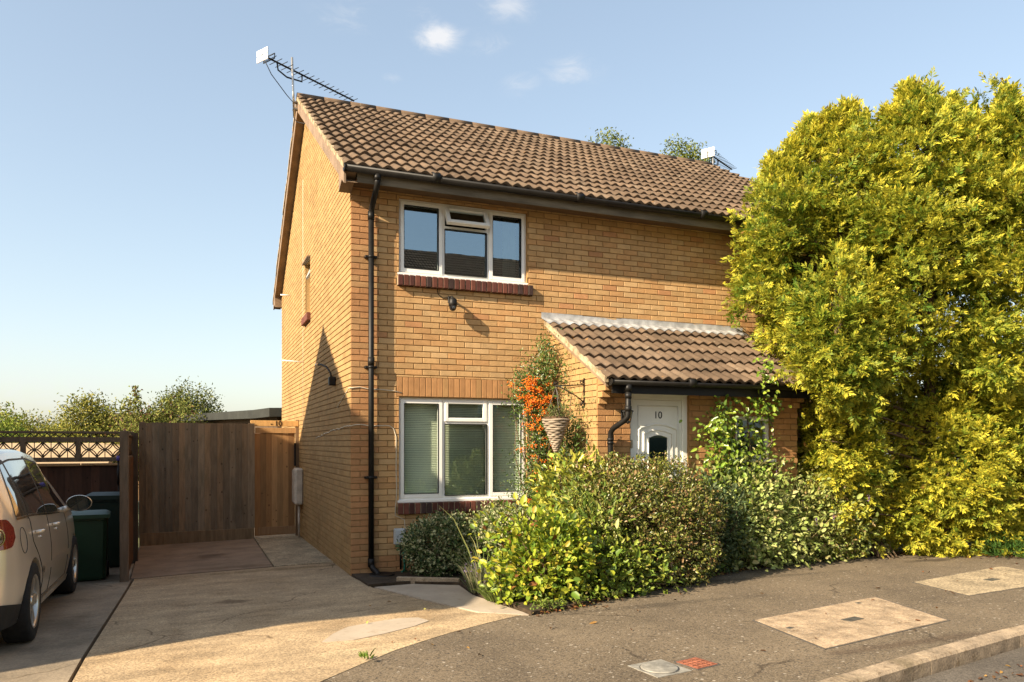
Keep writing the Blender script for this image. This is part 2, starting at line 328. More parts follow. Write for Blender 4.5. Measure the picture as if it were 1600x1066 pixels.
# ------------------------------------------------------------------ ground, drive, pavement, road
def sheet(name, poly, m, top=0., thick=.12, res=.6, zf=g, bev=.008):
    bm = bmesh.new(); vs = [bm.verts.new((x, y, 0)) for x, y in poly]; bm.faces.new(vs)
    xs = [p[0] for p in poly]; ys = [p[1] for p in poly]
    for ax, (lo, hi) in enumerate(((min(xs), max(xs)), (min(ys), max(ys)))):
        k = math.ceil(lo/res)*res
        while k < hi:
            co = [0, 0, 0]; co[ax] = k; no = [0, 0, 0]; no[ax] = 1
            bmesh.ops.bisect_plane(bm, geom=bm.verts[:]+bm.edges[:]+bm.faces[:], plane_co=co, plane_no=no); k += res
    for v in bm.verts: v.co.z = zf(v.co.x, v.co.y)+top
    bmesh.ops.recalc_face_normals(bm, faces=bm.faces)
    if bm.faces and sum(f.normal.z for f in bm.faces) < 0: bmesh.ops.reverse_faces(bm, faces=bm.faces)
    be = [e for e in bm.edges if e.is_boundary]
    r = bmesh.ops.extrude_edge_only(bm, edges=be)
    for v in [x for x in r['geom'] if isinstance(x, bmesh.types.BMVert)]: v.co.z -= thick
    bmesh.ops.recalc_face_normals(bm, faces=bm.faces)
    me = bpy.data.meshes.new(name); bm.to_mesh(me); bm.free(); me.materials.append(m)
    o = bpy.data.objects.new(name, me); COL.objects.link(o); return o
def struct(o): o['kind'] = 'structure'; return o

def terrain():
    mb = MB(); xs = [-600, -200, -80, -30] + list(range(-18, 22, 2)) + [30, 80, 200, 600]; ys = [-600, -200, -80, -40, -30] + list(range(-24, 22, 2)) + [30, 60, 120, 300, 600]
    def tz(x, y):
        z = g(x, y)-.3
        if y > 12: z -= min((y-12)*.06, 14)
        if y < -20: z += min((-20-y)*.35, 2.2)
        return z
    n = len(xs)
    for y in ys:
        for x in xs: mb.v.append((x, y, tz(x, y)))
    for j in range(len(ys)-1):
        for i in range(n-1): mb.face((j*n+i, j*n+i+1, (j+1)*n+i+1, (j+1)*n+i), True)
    return mb.build('ground', m_ground)
struct(terrain())

EDGE = [(1.01, -3.15), (1.52, -3.02), (2.52, -2.53), (3.57, -2.07), (4.74, -1.65), (6.45, -1.21), (7.6, -1.48), (8.38, -2.06), (8.97, -2.2), (14, -2.4)]
DRIVE = [(-1.6, -4.85), (-.99, -4.31), (-.69, -4.05), (-.36, -3.78), (.14, -3.48), (.61, -3.24), (.93, -3.11)]
KERB = [(-1.5, -6.45), (.4, -6.05), (2.17, -5.655), (3.1, -5.46), (4.4, -5.22), (6.5, -4.95), (14, -4.4)]
# pavement
struct(sheet('pavement', [(-1.6, -6.43)] + [(x, y+.13) for x, y in KERB[1:]] + EDGE[::-1] + [DRIVE[-1]] + DRIVE[-2:0:-1] + [(-1.6, -4.85)], m_asphalt, 0, .2))
# road
struct(sheet('road', [(-40, -14), (40, -14), (40, -4.2), (14, -4.45)] + [(x, y-.01) for x, y in KERB[::-1][1:]] + [(-1.6, -6.6), (-40, -6.6)], m_road, -.11, .2, 4))
# kerb stones
def kerb():
    mb = MB(); pts = [Vector((x, y, 0)) for x, y in KERB]; d = 0
    rng = random.Random(2)
    for a, b in zip(pts[:-1], pts[1:]):
        L = (b-a).length; n = max(1, round(L/.914)); t = (b-a).normalized(); nn = Vector((-t.y, t.x, 0))
        for k in range(n):
            p = a+t*(L*k/n+.004); q = a+t*(L*(k+1)/n-.004)
            z = g(p.x, p.y)+rng.uniform(-.002, .002); drop = 0.0
            prof = [(0, -.25), (0, -.02), (.018, .0), (.125, .006), (.125, -.25)]
            base = len(mb.v); c = .85+.3*rng.random()
            for r in (p, q):
                for o_, h in prof: mb.v.append(tuple(r+nn*o_+Vector((0, 0, z+h+.003))))
            m = len(prof)
            for i in range(m-1): mb.face((base+i, base+i+1, base+m+i+1, base+m+i), False, (c, c, c))
            mb.face([base+i for i in range(m)], False, (c, c, c)); mb.face([base+m+i for i in range(m)], False, (c, c, c))
    return mb.build('kerb', m_kerb)
struct(kerb())
# drive slabs
J = .014
add_stains(m_concrete, [(-1.43, -1.15, .26, .22, (.45, .42, .4), .9), (-1.52, -.55, .24, .3, (.72, .7, .68), 1.2), (-.6, 1.0, 2.2, .16, (.7, .68, .62), .9), (.1, -2.5, .5, 1.2, (.85, .8, .72), 1.4),
                        (-.3, -3.75, .9, .2, (1.25, 1.3, 1.3), .8), (-1.9, -2.6, .15, 2.5, (.82, .8, .78), 1.3)])
add_stains(m_redconcrete, [(-1.6, 2.95, .36, .36, (.5, .47, .45), .9), (-1.2, 1.5, 1.5, .18, (.7, .68, .62), .9)])
add_stains(m_asphalt, [(7.3, -2.1, .5, .16, (.4, .38, .36), .7), (4.4, -2.3, 1.6, .1, (.72, .72, .72), .6), (2.2, -3.2, 1.5, .1, (.72, .72, .72), .6), (.9, -5.0, .5, .35, (.8, .8, .8), 1.2), (3.5, -5.1, 1.6, .1, (.75, .7, .68), .7)])
struct(sheet('driveway', [(-2.47+J, 1.10), (-1.8, 1.19), (-.77, 1.28), (-.012, 1.27), (-.012, .04), (-.012, -.05), (.04, -1.0), (.39, -2.2), (.6, -2.85), (.93, -3.11), (.61, -3.24), (.14, -3.48), (-.36, -3.78), (-.69, -4.05), (-.99, -4.31), (-1.6, -4.85), (-1.6, -6.6), (-2.52+J, -6.6)], m_concrete, .004, .2))
struct(sheet('neighbouring_driveway', [(-6.6, 1.0), (-2.97, .96), (-2.47-J, 1.09), (-2.52-J, -6.6), (-6.6, -6.6)], m_concrete2, .004, .2))
struct(sheet('driveway_back_slab', [(-2.5, 1.12), (-1.8, 1.215), (-.81, 1.305), (-.81, 5.3), (-2.66, 5.3)], m_redconcrete, .01, .2))
struct(sheet('side_path', [(-.79, 1.305), (-.012, 1.295), (-.012, 8.6), (-.79, 8.6)], m_aggregate, .012, .2))
struct(sheet('bin_store_floor', [(-6.6, 1.0), (-2.97, .985), (-2.52, 1.12), (-2.66, 5.1), (-6.6, 5.1)], m_concrete2, -.02, .2))
struct(sheet('front_path', [(.07, -1.0), (.42, -2.2), (.63, -2.83), (.95, -3.1), (1.0, -3.12), (.92, -2.4), (.88, -1.95), (.95, -1.3), (.5, -.98)], m_patch, .006, .15))
struct(sheet('garden_bed', [(-.0, -.0), (.02, -.93), (.5, -.95), (.97, -1.28), (.91, -1.95), (.95, -2.4), (1.03, -3.12)] + [(x, y+.02) for x, y in EDGE[1:]] + [(14, 1), (8.5, 1), (8.5, 0)], m_soil, .03, .2, .5, lambda x, y: g(x, y)+.012*math.sin(x*9)*math.cos(y*11)))
struct(sheet('concrete_patch', [(-.84, -3.34), (-.72, -3.12), (-.56, -2.93), (-.3, -2.84), (-.1, -2.8), (.06, -2.85), (.11, -3.02), (-.06, -3.16), (-.34, -3.29), (-.6, -3.38)], m_patch, .0085, .01))

# covers in the pavement
def cover(name, poly, label, cat, m, frame_m, key=None):
    c = Vector((sum(p[0] for p in poly)/4, sum(p[1] for p in poly)/4, 0)); z = g(c.x, c.y)
    root = thing(name, (c.x, c.y, z), label, cat)
    o = sheet('cover_slab', [tuple((Vector((*p, 0))*.985+c*.015)[:2]) for p in poly], m, .006, .05); attach(o, root)
    o2 = sheet('cover_frame', [tuple((Vector((*p, 0))*1.02-c*.02)[:2]) for p in poly], frame_m, .003, .05); attach(o2, root)
    if key:
        t = (Vector((*poly[1], 0))-Vector((*poly[0], 0))).normalized(); ang = math.atan2(t.y, t.x)
        for dx, dy, w, h in key:
            M = Matrix.Translation((c.x, c.y, z+.004)) @ Matrix.Rotation(ang, 4, 'Z')
            mb = MB(); mb.box(dx-w, dx+w, dy-h, dy+h, 0, .006, M=M); mb.build('lifting_plate', m_steel, root)
    return root
cover('inspection_cover', [(2.71, -4.05), (4.51, -3.7), (4.27, -4.69), (2.59, -4.99)], 'big square pale concrete inspection cover set in the asphalt pavement', 'manhole cover', m_cover, m_road, [(0, 0, .1, .045), (-.72, .1, .03, .02), (.66, .36, .03, .02)])
cover('inspection_cover', [(5.54, -3.27), (7.5, -2.9), (7.42, -3.83), (5.42, -4.02)], 'whiter rough concrete inspection cover cut by the right edge of the picture', 'manhole cover', m_aggregate, m_road, [(0, 0, .1, .045)])
def stopcock():
    c = (1.18, -4.93); z = g(*c)
    root = thing('water_cover', (*c, z), 'small grey round water cover in a square frame beside the red cover', 'water cover')
    mb = MB(); ang = math.radians(8); M = Matrix.Translation((*c, z)) @ Matrix.Rotation(ang, 4, 'Z')
    mb.box(-.15, .15, -.155, .155, -.02, .004, M=M); mb.build('frame', m_castgrey, root)
    mb = MB(); mb.lathe([(.128, .003), (.128, .009), (.118, .0115), (.0, .012)], 28, M); mb.build('lid', m_castgrey, root)
    mb = MB(); mb.lathe([(.136, .005), (.129, .0055)], 28, M); mb.build('rim_groove', m_steel, root)
stopcock()
def redcover():
    c = (1.485, -4.93); z = g(*c)
    root = thing('utility_cover', (*c, z), 'small rusty red square cover beside the grey round one', 'utility cover')
    M = Matrix.Translation((*c, z)) @ Matrix.Rotation(math.radians(12), 4, 'Z')
    mb = MB(); mb.box(-.1, .1, -.1, .1, -.02, .006, M=M)
    for i in range(4):
        for j in range(4): mb.box(-.085+i*.045, -.05+i*.045, -.085+j*.045, -.05+j*.045, .006, .010, M=M)
    mb.build('lid', m_terracotta, root)
    mb = MB(); mb.box(-.115, .115, -.115, .115, -.02, .003, M=M); mb.build('frame', m_steel, root)
redcover()

# ------------------------------------------------------------------ brickwork
rb = random.Random(5)
def brick_col(r, kind='buff'):
    t = r.random(); k = r.uniform(.88, 1.1)
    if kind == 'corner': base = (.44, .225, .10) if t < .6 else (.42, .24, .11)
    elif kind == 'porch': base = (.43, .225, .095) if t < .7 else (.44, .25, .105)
    elif kind == 'side': base = (.385, .245, .105) if t < .7 else (.375, .23, .096)  # same bricks as the front, darkened to offset strong sun on this side
    else: base = (.52, .32, .145) if t < .6 else (.52, .295, .128) if t < .84 else (.54, .35, .17) if t < .97 else (.47, .24, .11)
    return tuple(c*k for c in base)
def brick_face(mb, P, ua, ub, za, zb, col, dep=.012, ch=.003):
    """one brick face standing proud of the mortar; P(u, z, d) -> point"""
    n = len(mb.v); j = [rb.uniform(-.0008, .0008) for _ in range(4)]
    for (u, z) in ((ua, za), (ub, za), (ub, zb), (ua, zb)): mb.v.append(P(u, z, -.002))
    for (u, z) in ((ua, za), (ub, za), (ub, zb), (ua, zb)): mb.v.append(P(u, z, dep-ch))
    for q, (u, z) in zip(j, ((ua+ch, za+ch), (ub-ch, za+ch), (ub-ch, zb-ch), (ua+ch, zb-ch))): mb.v.append(P(u, z, dep+q))
    for a in range(4):
        b = (a+1) % 4
        mb.face((n+a, n+b, n+4+b, n+4+a), False, col); mb.face((n+4+a, n+4+b, n+8+b, n+8+a), False, col)
    mb.face((n+8, n+9, n+10, n+11), False, col)
def sub_rects(rect, holes):
    out = [rect]
    for h in holes:
        nx = []
        for (a, b, c, d) in out:
            if h[1] <= a or h[0] >= b or h[3] <= c or h[2] >= d: nx.append((a, b, c, d)); continue
            if h[0] > a: nx.append((a, h[0], c, d))
            if h[1] < b: nx.append((h[1], b, c, d))
            x0, x1 = max(a, h[0]), min(b, h[1])
            if h[2] > c: nx.append((x0, x1, c, h[2]))
            if h[3] < d: nx.append((x0, x1, h[3], d))
        out = nx
    return out
def bricks(mb, P, u0, u1, z0, z1, holes=(), kind='buff', top=None, special=None):
    k = 0; z = z0
    while z < z1-.02:
        off = 0 if k % 2 == 0 else -.1125
        u = u0+off
        while u < u1-.01:
            a, b = max(u, u0)+(.005 if u > u0 else 0), min(u+.225, u1)-(.005 if u+.225 < u1 else 0)
            c, d = z+.005, min(z+.07, z1)
            if b-a > .03 and (top is None or d < top((a+b)/2)):
                kd = special((a+b)/2, z) if special else kind
                col = brick_col(rb, kd)
                for (p, q, r, s) in sub_rects((a, b, c, d), holes):
                    if q-p > .025 and s-r > .018: brick_face(mb, P, p, q, r, s, col)
            u += .225
        z += .075; k += 1
def soldier(mb, P, u0, u1, z0, z1, kind='porch', w=.075):
    n = round((u1-u0)/w); w = (u1-u0)/n
    for i in range(n): brick_face(mb, P, u0+i*w+.004, u0+(i+1)*w-.004, z0+.004, z1-.004, brick_col(rb, kind))
def plane_cells(mb, P, u0, u1, z0, z1, holes):
    for (a, b, c, d) in sub_rects((u0, u1, z0, z1), holes): mb.quad(P(a, c, 0), P(b, c, 0), P(b, d, 0), P(a, d, 0))
def reveal(mb, P, h, depth, col=(.40, .24, .095)):
    a, b, c, d = h
    for (p, q) in (((a, c), (a, d)), ((b, c), (b, d)), ((a, c), (b, c)), ((a, d), (b, d))):
        mb.quad(P(*p, .006), P(*q, .006), P(*q, -depth), P(*p, -depth), col)

# ------------------------------------------------------------------ tiled roofs
def tile_roof(x0, x1, ye, ze, ang, length, ncourse, seed, period=.15, amp=.036, sgn=1, cols=None):
    """courses of wavy concrete tiles; slope climbs in +y*sgn from (ye, ze)"""
    rng = random.Random(seed); mb = MB(); ca, sa = math.cos(ang), math.sin(ang); g_ = length/ncourse
    def P(x, s, n): return (x, ye+sgn*(s*ca-n*sa), ze+s*sa+n*ca)
    step = period/8; nx = int(round((x1-x0)/step)); xs = [x0+(x1-x0)*i/nx for i in range(nx+1)]
    def wave(x):
        t = ((x-x0)/period) % 1.0
        return amp*(.5-.5*math.cos(2*math.pi*(t**.85)))
    ws = [wave(x) for x in xs]
    for k in range(ncourse):
        ntile = int((x1-x0)/(2*period))+2
        jn = [rng.gauss(0, .0022) for _ in range(ntile)]; js = [rng.gauss(0, .006) for _ in range(ntile)]; tl = [rng.gauss(0, .002) for _ in range(ntile)]
        tc = []
        for _ in range(ntile):
            q = rng.uniform(.82, 1.16); r = rng.random(); b = (.150, .103, .067) if r < .6 else (.136, .093, .061) if r < .85 else (.165, .117, .078)
            if cols: b = cols
            tc.append(tuple(c*q for c in b))
        s0, s1 = k*g_, k*g_+g_+.05; base = len(mb.v)
        for i, x in enumerate(xs):
            ti = min(ntile-1, int((x-x0)/(2*period)+1e-6)); u = ((x-x0)/(2*period)) % 1
            dn = jn[ti]+tl[ti]*(u-.5); sf = s0+js[ti]*.5
            mb.v += [P(x, sf+.004, ws[i]+.008+dn), P(x, sf, ws[i]+.044+dn), P(x, sf+.008, ws[i]+.050+dn), P(x, s1, ws[i]+.008+dn*.3)]
        for i in range(nx):
            ti = min(ntile-1, int((xs[i]+step/2-x0)/(2*period))); a = base+i*4
            for r in range(3): mb.face((a+r, a+4+r, a+5+r, a+1+r), r > 1, tc[ti])
    return mb
def ridge(mb, x0, x1, y, z, seed, r=.095):
    rng = random.Random(seed); n = max(1, round((x1-x0)/.45)); w = (x1-x0)/n
    for i in range(n):
        a, b = x0+i*w+.004, x0+(i+1)*w-.004; dz = rng.uniform(-.002, .002); q = rng.uniform(.9, 1.1); col = (.135*q, .092*q, .06*q)
        base = len(mb.v); m = 11
        for x, rr in ((a, r), (b, r*1.0)):
            for k in range(m):
                t = math.pi*(-.08+1.16*k/(m-1)); mb.v.append((x, y+rr*math.cos(t), z+dz+rr*.8*math.sin(t)))
        for k in range(m-1): mb.face((base+k, base+k+1, base+m+k+1, base+m+k), True, col)
        mb.face([base+k for k in range(m)], False, col); mb.face([base+m+k for k in range(m)], False, col)

# ------------------------------------------------------------------ windows
def sash(mb, Y, x0, x1, z0, z1, w=.05, y0=-.012, y1=.05, bev=.006, M=None):
    mb.box(x0, x0+w, Y+y0, Y+y1, z0, z1, bev, M); mb.box(x1-w, x1, Y+y0, Y+y1, z0, z1, bev, M)
    mb.box(x0+w-.002, x1-w+.002, Y+y0+.001, Y+y1-.001, z0, z0+w, bev, M); mb.box(x0+w-.002, x1-w+.002, Y+y0+.001, Y+y1-.001, z1-w, z1, bev, M)
def pane(mb, Y, x0, x1, z0, z1, M=None):
    q = [Vector(p) for p in ((x0, Y, z0), (x1, Y, z0), (x1, Y, z1), (x0, Y, z1))]
    if M is not None: q = [M @ p for p in q]
    mb.quad(*q)
def brick_sill(parent, x0, x1, z0, z1, Yp, proj):
    mb = MB(); n = round((x1-x0)/.075); w = (x1-x0)/n; r = random.Random(int(z0*100))
    for i in range(n):
        t = r.random(); k = r.uniform(.6, 1.15); c = (.165, .055, .035) if t < .6 else (.12, .04, .03) if t < .85 else (.065, .035, .03)
        dj = r.uniform(-.004, .003)
        mb.box(x0+i*w+.005, x0+(i+1)*w-.005, Yp-proj+dj, Yp+.1, z0+r.uniform(-.002, .002), z1+r.uniform(-.002, .002), .006, col=tuple(v*k for v in c))
    o = mb.build('brick_sill', m_redbrick, parent)
    mb = MB(); mb.box(x0+.004, x1-.004, Yp-proj+.012, Yp+.1, z0+.004, z1-.004); mb.build('sill_mortar', m_mortarverge, o)
    return o
def window3(root, x0, x1, z0, z1, zt, glass, open_deg=0, blind=False, name='window'):
    """three-light white window: casement, top-hung light over fixed light, casement"""
    Y = .035; f = .045; W_ = x1-x0
    mb = MB()
    mb.box(x0, x1, Y, Y+.06, z1-f, z1, .004); mb.box(x0, x1, Y+.001, Y+.061, z0, z0+f, .004)
    mb.box(x0, x0+f, Y+.002, Y+.062, z0, z1, .004); mb.box(x1-f, x1, Y+.002, Y+.062, z0, z1, .004)
    m1, m2 = x0+W_*.338, x0+W_*.688
    for m_ in (m1, m2): mb.box(m_-f/2, m_+f/2, Y+.003, Y+.063, z0+.01, z1-.01, .004)
    mb.box(m1, m2, Y+.004, Y+.064, zt-f/2, zt+f/2, .004)
    mb.box(x0-.02, x1+.02, Y-.045, Y+.01, z0-.035, z0+.006, .006)       # plastic cill
    win = mb.build(name, m_white, root)
    a, b = x0+f*.5, m1-f*.3
    s1 = MB(); sash(s1, Y, a, b, z0+f*.5, z1-f*.5, .055); s1.build('casement', m_white, win)
    s2 = MB(); sash(s2, Y, m2+f*.3, x1-f*.5, z0+f*.5, z1-f*.5, .055); s2.build('casement', m_white, win)
    c0, c1 = m1+f*.35, m2-f*.35
    zc0, zc1 = zt+f*.2, z1-f*.45
    M = None
    if open_deg: M = Matrix.Translation((0, Y-.012, zc1)) @ Matrix.Rotation(math.radians(-open_deg), 4, 'X') @ Matrix.Translation((0, -(Y-.012), -zc1))
    s3 = MB(); sash(s3, Y, c0, c1, zc0, zc1, .05, M=M); tl = s3.build('top_light', m_white, win)
    pb = MB(); pane(pb, Y+.02, c0+.05, c1-.05, zc0+.05, zc1-.05, M); pb.build('pane', glass, win)
    for (p, q, r, s) in ((a+.055, b-.055, z0+f*.5+.055, z1-f*.5-.055), (m2+f*.3+.055, x1-f*.5-.055, z0+f*.5+.055, z1-f*.5-.055), (m1+f/2, m2-f/2, z0+f, zt-f/2)):
        pb = MB(); pane(pb, Y+.022, p, q, r, s); pb.build('pane', glass, win)
        gk = MB()
        for bx in ((p-.006, p, r, s), (q, q+.006, r, s), (p, q, r-.006, r), (p, q, s, s+.006)): gk.box(bx[0], bx[1], Y-.0135, Y+.02, bx[2], bx[3])
        gk.build('gasket', m_blackpl, win)
    return win

# ------------------------------------------------------------------ THE HOUSE
HX1, HY1, EZ = 8.3, 8.4, 4.76
RIDGE_Y = 4.2; PITCH = math.atan2(7.60-4.885, 4.2+.42)
H = thing('brick_house', (4, 4, 0), 'two-storey yellow brick house with brown tiled roof and a porch over its white door', 'house')
FP = lambda u, z, d: (u, -d, z)
SP = lambda u, z, d: (-d, u, z)
UW = (.59, 2.335, 3.72, 4.69); LW = (.59, 2.335, .87, 2.197)
SW = (3.66, 4.28, 3.79, 4.72)
POR_X0, POR_X1, POR_Y = 2.68, 5.72, -1.32
def house_walls():
    mb = MB()
    zr = lambda y: 7.50-abs(y-RIDGE_Y)*math.tan(PITCH)
    # mortar planes
    mm = MB(); zb = -.3
    plane_cells(mm, FP, 0, HX1, zb, 4.86, [UW, LW])
    for p in ((SP, [SW]),):
        plane_cells(mm, SP, 0, HY1, zb, 4.86, [SW])
    mm.v += [(0, 0, 4.86), (0, HY1, 4.86), (0, RIDGE_Y, 7.5)]; mm.face((len(mm.v)-3, len(mm.v)-2, len(mm.v)-1))
    mm.quad((HX1, 0, zb), (HX1, HY1, zb), (HX1, HY1, 4.86), (HX1, 0, 4.86))
    mm.v += [(HX1, 0, 4.86), (HX1, HY1, 4.86), (HX1, RIDGE_Y, 7.5)]; mm.face((len(mm.v)-3, len(mm.v)-2, len(mm.v)-1))
    mm.quad((0, HY1, zb), (HX1, HY1, zb), (HX1, HY1, 4.86), (0, HY1, 4.86))
    wall = mm.build('wall', m_mortar, H)
    # brick faces
    SOL = (.56, 2.365, 2.2, 2.45)
    sillU = (.57, 2.40, 3.58, 3.72); sillL = (.57, 2.40, .73, .87)
    holes = [UW, LW, SOL, sillU, sillL]
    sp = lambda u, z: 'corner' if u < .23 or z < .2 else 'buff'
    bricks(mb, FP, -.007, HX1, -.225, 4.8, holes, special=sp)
    soldier(mb, FP, SOL[0], SOL[1], SOL[2]+.004, SOL[3], 'porch')
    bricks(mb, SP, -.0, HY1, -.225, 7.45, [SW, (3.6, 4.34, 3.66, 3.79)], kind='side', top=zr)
    for h in (UW, LW): reveal(mb, FP, h, .1)
    reveal(mb, SP, SW, .1)
    mb.build('brickwork', m_brick, H)
    # room linings so the windows look into rooms
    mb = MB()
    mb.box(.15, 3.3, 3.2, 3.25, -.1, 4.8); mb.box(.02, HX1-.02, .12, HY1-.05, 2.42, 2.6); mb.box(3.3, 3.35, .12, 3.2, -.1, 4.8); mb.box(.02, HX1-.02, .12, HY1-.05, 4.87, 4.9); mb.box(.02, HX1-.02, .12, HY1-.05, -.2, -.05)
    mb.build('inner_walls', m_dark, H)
house_walls()

def roof_main():
    L = (RIDGE_Y+.44)/math.cos(PITCH); ye = -.44; ze = 7.60-(RIDGE_Y+.44)*math.tan(PITCH)-.045
    mb = tile_roof(-.17, HX1+.15, ye, ze, PITCH, L, 15, 11)
    m2 = tile_roof(-.17, HX1+.15, 2*RIDGE_Y-ye, ze, PITCH, L, 15, 12, sgn=-1)
    n = len(mb.v); mb.v += m2.v; mb.f += [tuple(i+n for i in f) for f in m2.f]; mb.c += m2.c; mb.sm += m2.sm
    roof = mb.build('roof', m_tile, H)
    mb = MB(); ridge(mb, -.17, HX1+.15, RIDGE_Y, 7.575, 3); mb.build('ridge_tiles', m_tile, roof)
    # roof deck (solid under the tiles)
    mb = MB(); t = math.tan(PITCH)
    for sg in (1, -1):
        y0 = RIDGE_Y-sg*(RIDGE_Y+.40); z0 = 7.55-(RIDGE_Y+.40)*t
        mb.quad((-.15, y0, z0), (HX1+.13, y0, z0), (HX1+.13, RIDGE_Y, 7.55), (-.15, RIDGE_Y, 7.55))
        mb.quad((-.15, y0, z0-.05), (HX1+.13, y0, z0-.05), (HX1+.13, RIDGE_Y, 7.5), (-.15, RIDGE_Y, 7.5))
    mb.build('roof_deck', m_soffit, roof)
    # verges: mortar bedding strip, bargeboards with box ends
    for x, sx in ((-.17, -1), (HX1+.15, 1)):
        for sg in (1, -1):
            mb = MB(); bb = MB()
            def Q(s, n): return (RIDGE_Y-sg*(RIDGE_Y+.42)+sg*s*math.cos(PITCH), ze+.01+s*math.sin(PITCH)+n)
            nseg = 30; rng = random.Random(4)
            for i in range(nseg):
                s0, s1 = L*i/nseg, L*(i+1)/nseg
                (ya, za), (yb, zb_) = Q(s0, 0), Q(s1, 0); e = rng.uniform(-.006, .006)
                for xx, tt, bt in ((x-sx*.0+sx*(.004+e), .045+e, -.02),):
                    a, b = min(xx, xx-sx*.06), max(xx, xx-sx*.06)
                    n = len(mb.v)
                    mb.v += [(a, ya, za+bt), (b, ya, za+bt), (b, ya, za+tt), (a, ya, za+tt), (a, yb, zb_+bt), (b, yb, zb_+bt), (b, yb, zb_+tt), (a, yb, zb_+tt)]
                    for f in ((0, 1, 2, 3), (4, 5, 6, 7), (0, 1, 5, 4), (1, 2, 6, 5), (2, 3, 7, 6), (3, 0, 4, 7)): mb.face([n+q for q in f])
            (ya, za), (yb, zb_) = Q(.03, -.03), Q(L, -.03)
            a, b = x-sx*.012, x-sx*.035
            n = len(bb.v)
            bb.v += [(p, yy, zz) for p in (a, b) for yy, zz in ((ya, za), (ya, za-.17), (yb, zb_-.19), (yb, zb_))]
            for f in ((0, 1, 2, 3), (4, 5, 6, 7), (0, 1, 5, 4), (1, 2, 6, 5), (2, 3, 7, 6), (3, 0, 4, 7)): bb.face([n+q for q in f])
            # soffit under the verge
            bb.quad((b, ya, za-.15), (0 if sx < 0 else HX1, ya, za-.15), (0 if sx < 0 else HX1, yb, zb_-.17), (b, yb, zb_-.17))
            # box end at the eaves
            y_out = RIDGE_Y-sg*(RIDGE_Y+.36); y_in = RIDGE_Y-sg*(RIDGE_Y+.02)
            n = len(bb.v)
            xs_ = (x-sx*.014, x-sx*.165)
            for p in xs_: bb.v += [(p, y_out, 4.86), (p, y_out, 4.80), (p, y_in, 4.66), (p, y_in, 5.04)]
            for f in ((0, 1, 2, 3), (4, 5, 6, 7), (0, 1, 5, 4), (1, 2, 6, 5), (2, 3, 7, 6), (3, 0, 4, 7)): bb.face([n+q for q in f])
            mb.build('verge', m_mortarverge, roof); bb.build('bargeboard', m_barge, roof)
    # fascia and soffit, front and back
    for sg in (1, -1):
        Yf = lambda y: y if sg > 0 else 2*RIDGE_Y-y
        mb = MB(); mb.box(0, HX1, Yf(-.345), Yf(-.365), 4.69, 4.87); mb.build('fascia', m_brownwood, H)
        mb = MB(); mb.box(.0, HX1, Yf(-.344), Yf(.0), 4.745, 4.757); mb.build('soffit', m_soffit, H)
roof_main()

def gutter(parent, x0, x1, y, z, r=.056, m=m_blackpl):
    mb = MB(); n = 9; base = len(mb.v)
    prof = [(y+rr*math.cos(math.pi+math.pi*k/(n-1)), z+rr*math.sin(math.pi+math.pi*k/(n-1))) for rr in (r,) for k in range(n)]
    prof += [(y+(r-.006)*math.cos(2*math.pi-math.pi*k/(n-1)), z+(r-.006)*math.sin(2*math.pi-math.pi*k/(n-1))) for k in range(n)]
    m_ = len(prof)
    for x in (x0, x1):
        for q in prof: mb.v.append((x, *q))
    for k in range(m_): mb.face((base+k, base+(k+1) % m_, base+m_+(k+1) % m_, base+m_+k), True)
    mb.face([base+k for k in range(m_)]); mb.face([base+m_+k for k in range(m_)])
    # end caps, unions
    for x in (x0, x1):
        mb.box(x-.006, x+.006, y-r-.004, y+r+.004, z-r*.6, z+.004); mb.tube([(x-.007, y, z-.02), (x+.007, y, z-.02)], r*.85, 12)
    x = x0+1.1
    while x < x1-.1:
        mb.tube([(x-.05, y, z), (x+.05, y, z)], r+.005, 16); x += 1.95
    return mb.build('gutter', m, parent)
gutter(H, -.16, HX1+.1, -.425, 4.845, .06)
gutter(H, -.16, HX1+.1, 8.825, 4.845, .06)
def downpipe():
    mb = MB(); x = .227; yw = -.075; r = .034
    mb.tube([(x, -.425, 4.79), (x, -.425, 4.72)], .042, 14)
    mb.tube([(x, -.425, 4.76), (x, -.425, 4.70), (x, -.40, 4.655), (x, -.13, 4.50), (x, yw, 4.44), (x, yw, 4.36)], r, 14)
    mb.tube([(x, yw, 4.40), (x, yw, .14)], r, 14)
    for z in (4.40, 2.62, .16): mb.tube([(x, yw, z-.05), (x, yw, z+.05)], .041, 14)
    for z in (3.9, 2.55, 1.2): mb.box(x-.075, x+.075, yw-.006, 0, z-.015, z+.015, .004); mb.tube([(x, yw, z-.016), (x, yw, z+.016)], .039, 12)
    mb.tube([(x, yw, .18), (x, yw, .14), (x+.015, yw-.03, .09), (x+.05, yw-.10, .05), (x+.065, yw-.14, .012)], [r, .036, .037, .037, .037], 12)
    mb.build('downpipe', m_blackpl, H)
    mb = MB(); mb.lathe([(.0, .004), (.12, .006), (.15, .012), (.155, -.02)], 20, Matrix.Translation((x+.09, -.27, g(.3, -.27)+.03))); mb.build('drain_gully', m_blackpl, H)
downpipe()
w1 = window3(H, *UW[:2], UW[2]+.03, UW[3], UW[3]-.30, m_glass, open_deg=29)
brick_sill(w1, .56, 2.40, 3.585, 3.72, 0, .075)
w2 = window3(H, *LW[:2], LW[2]+.035, LW[3], LW[3]-.31, m_glass_low)
brick_sill(w2, .56, 2.40, .735, .87, 0, .075)
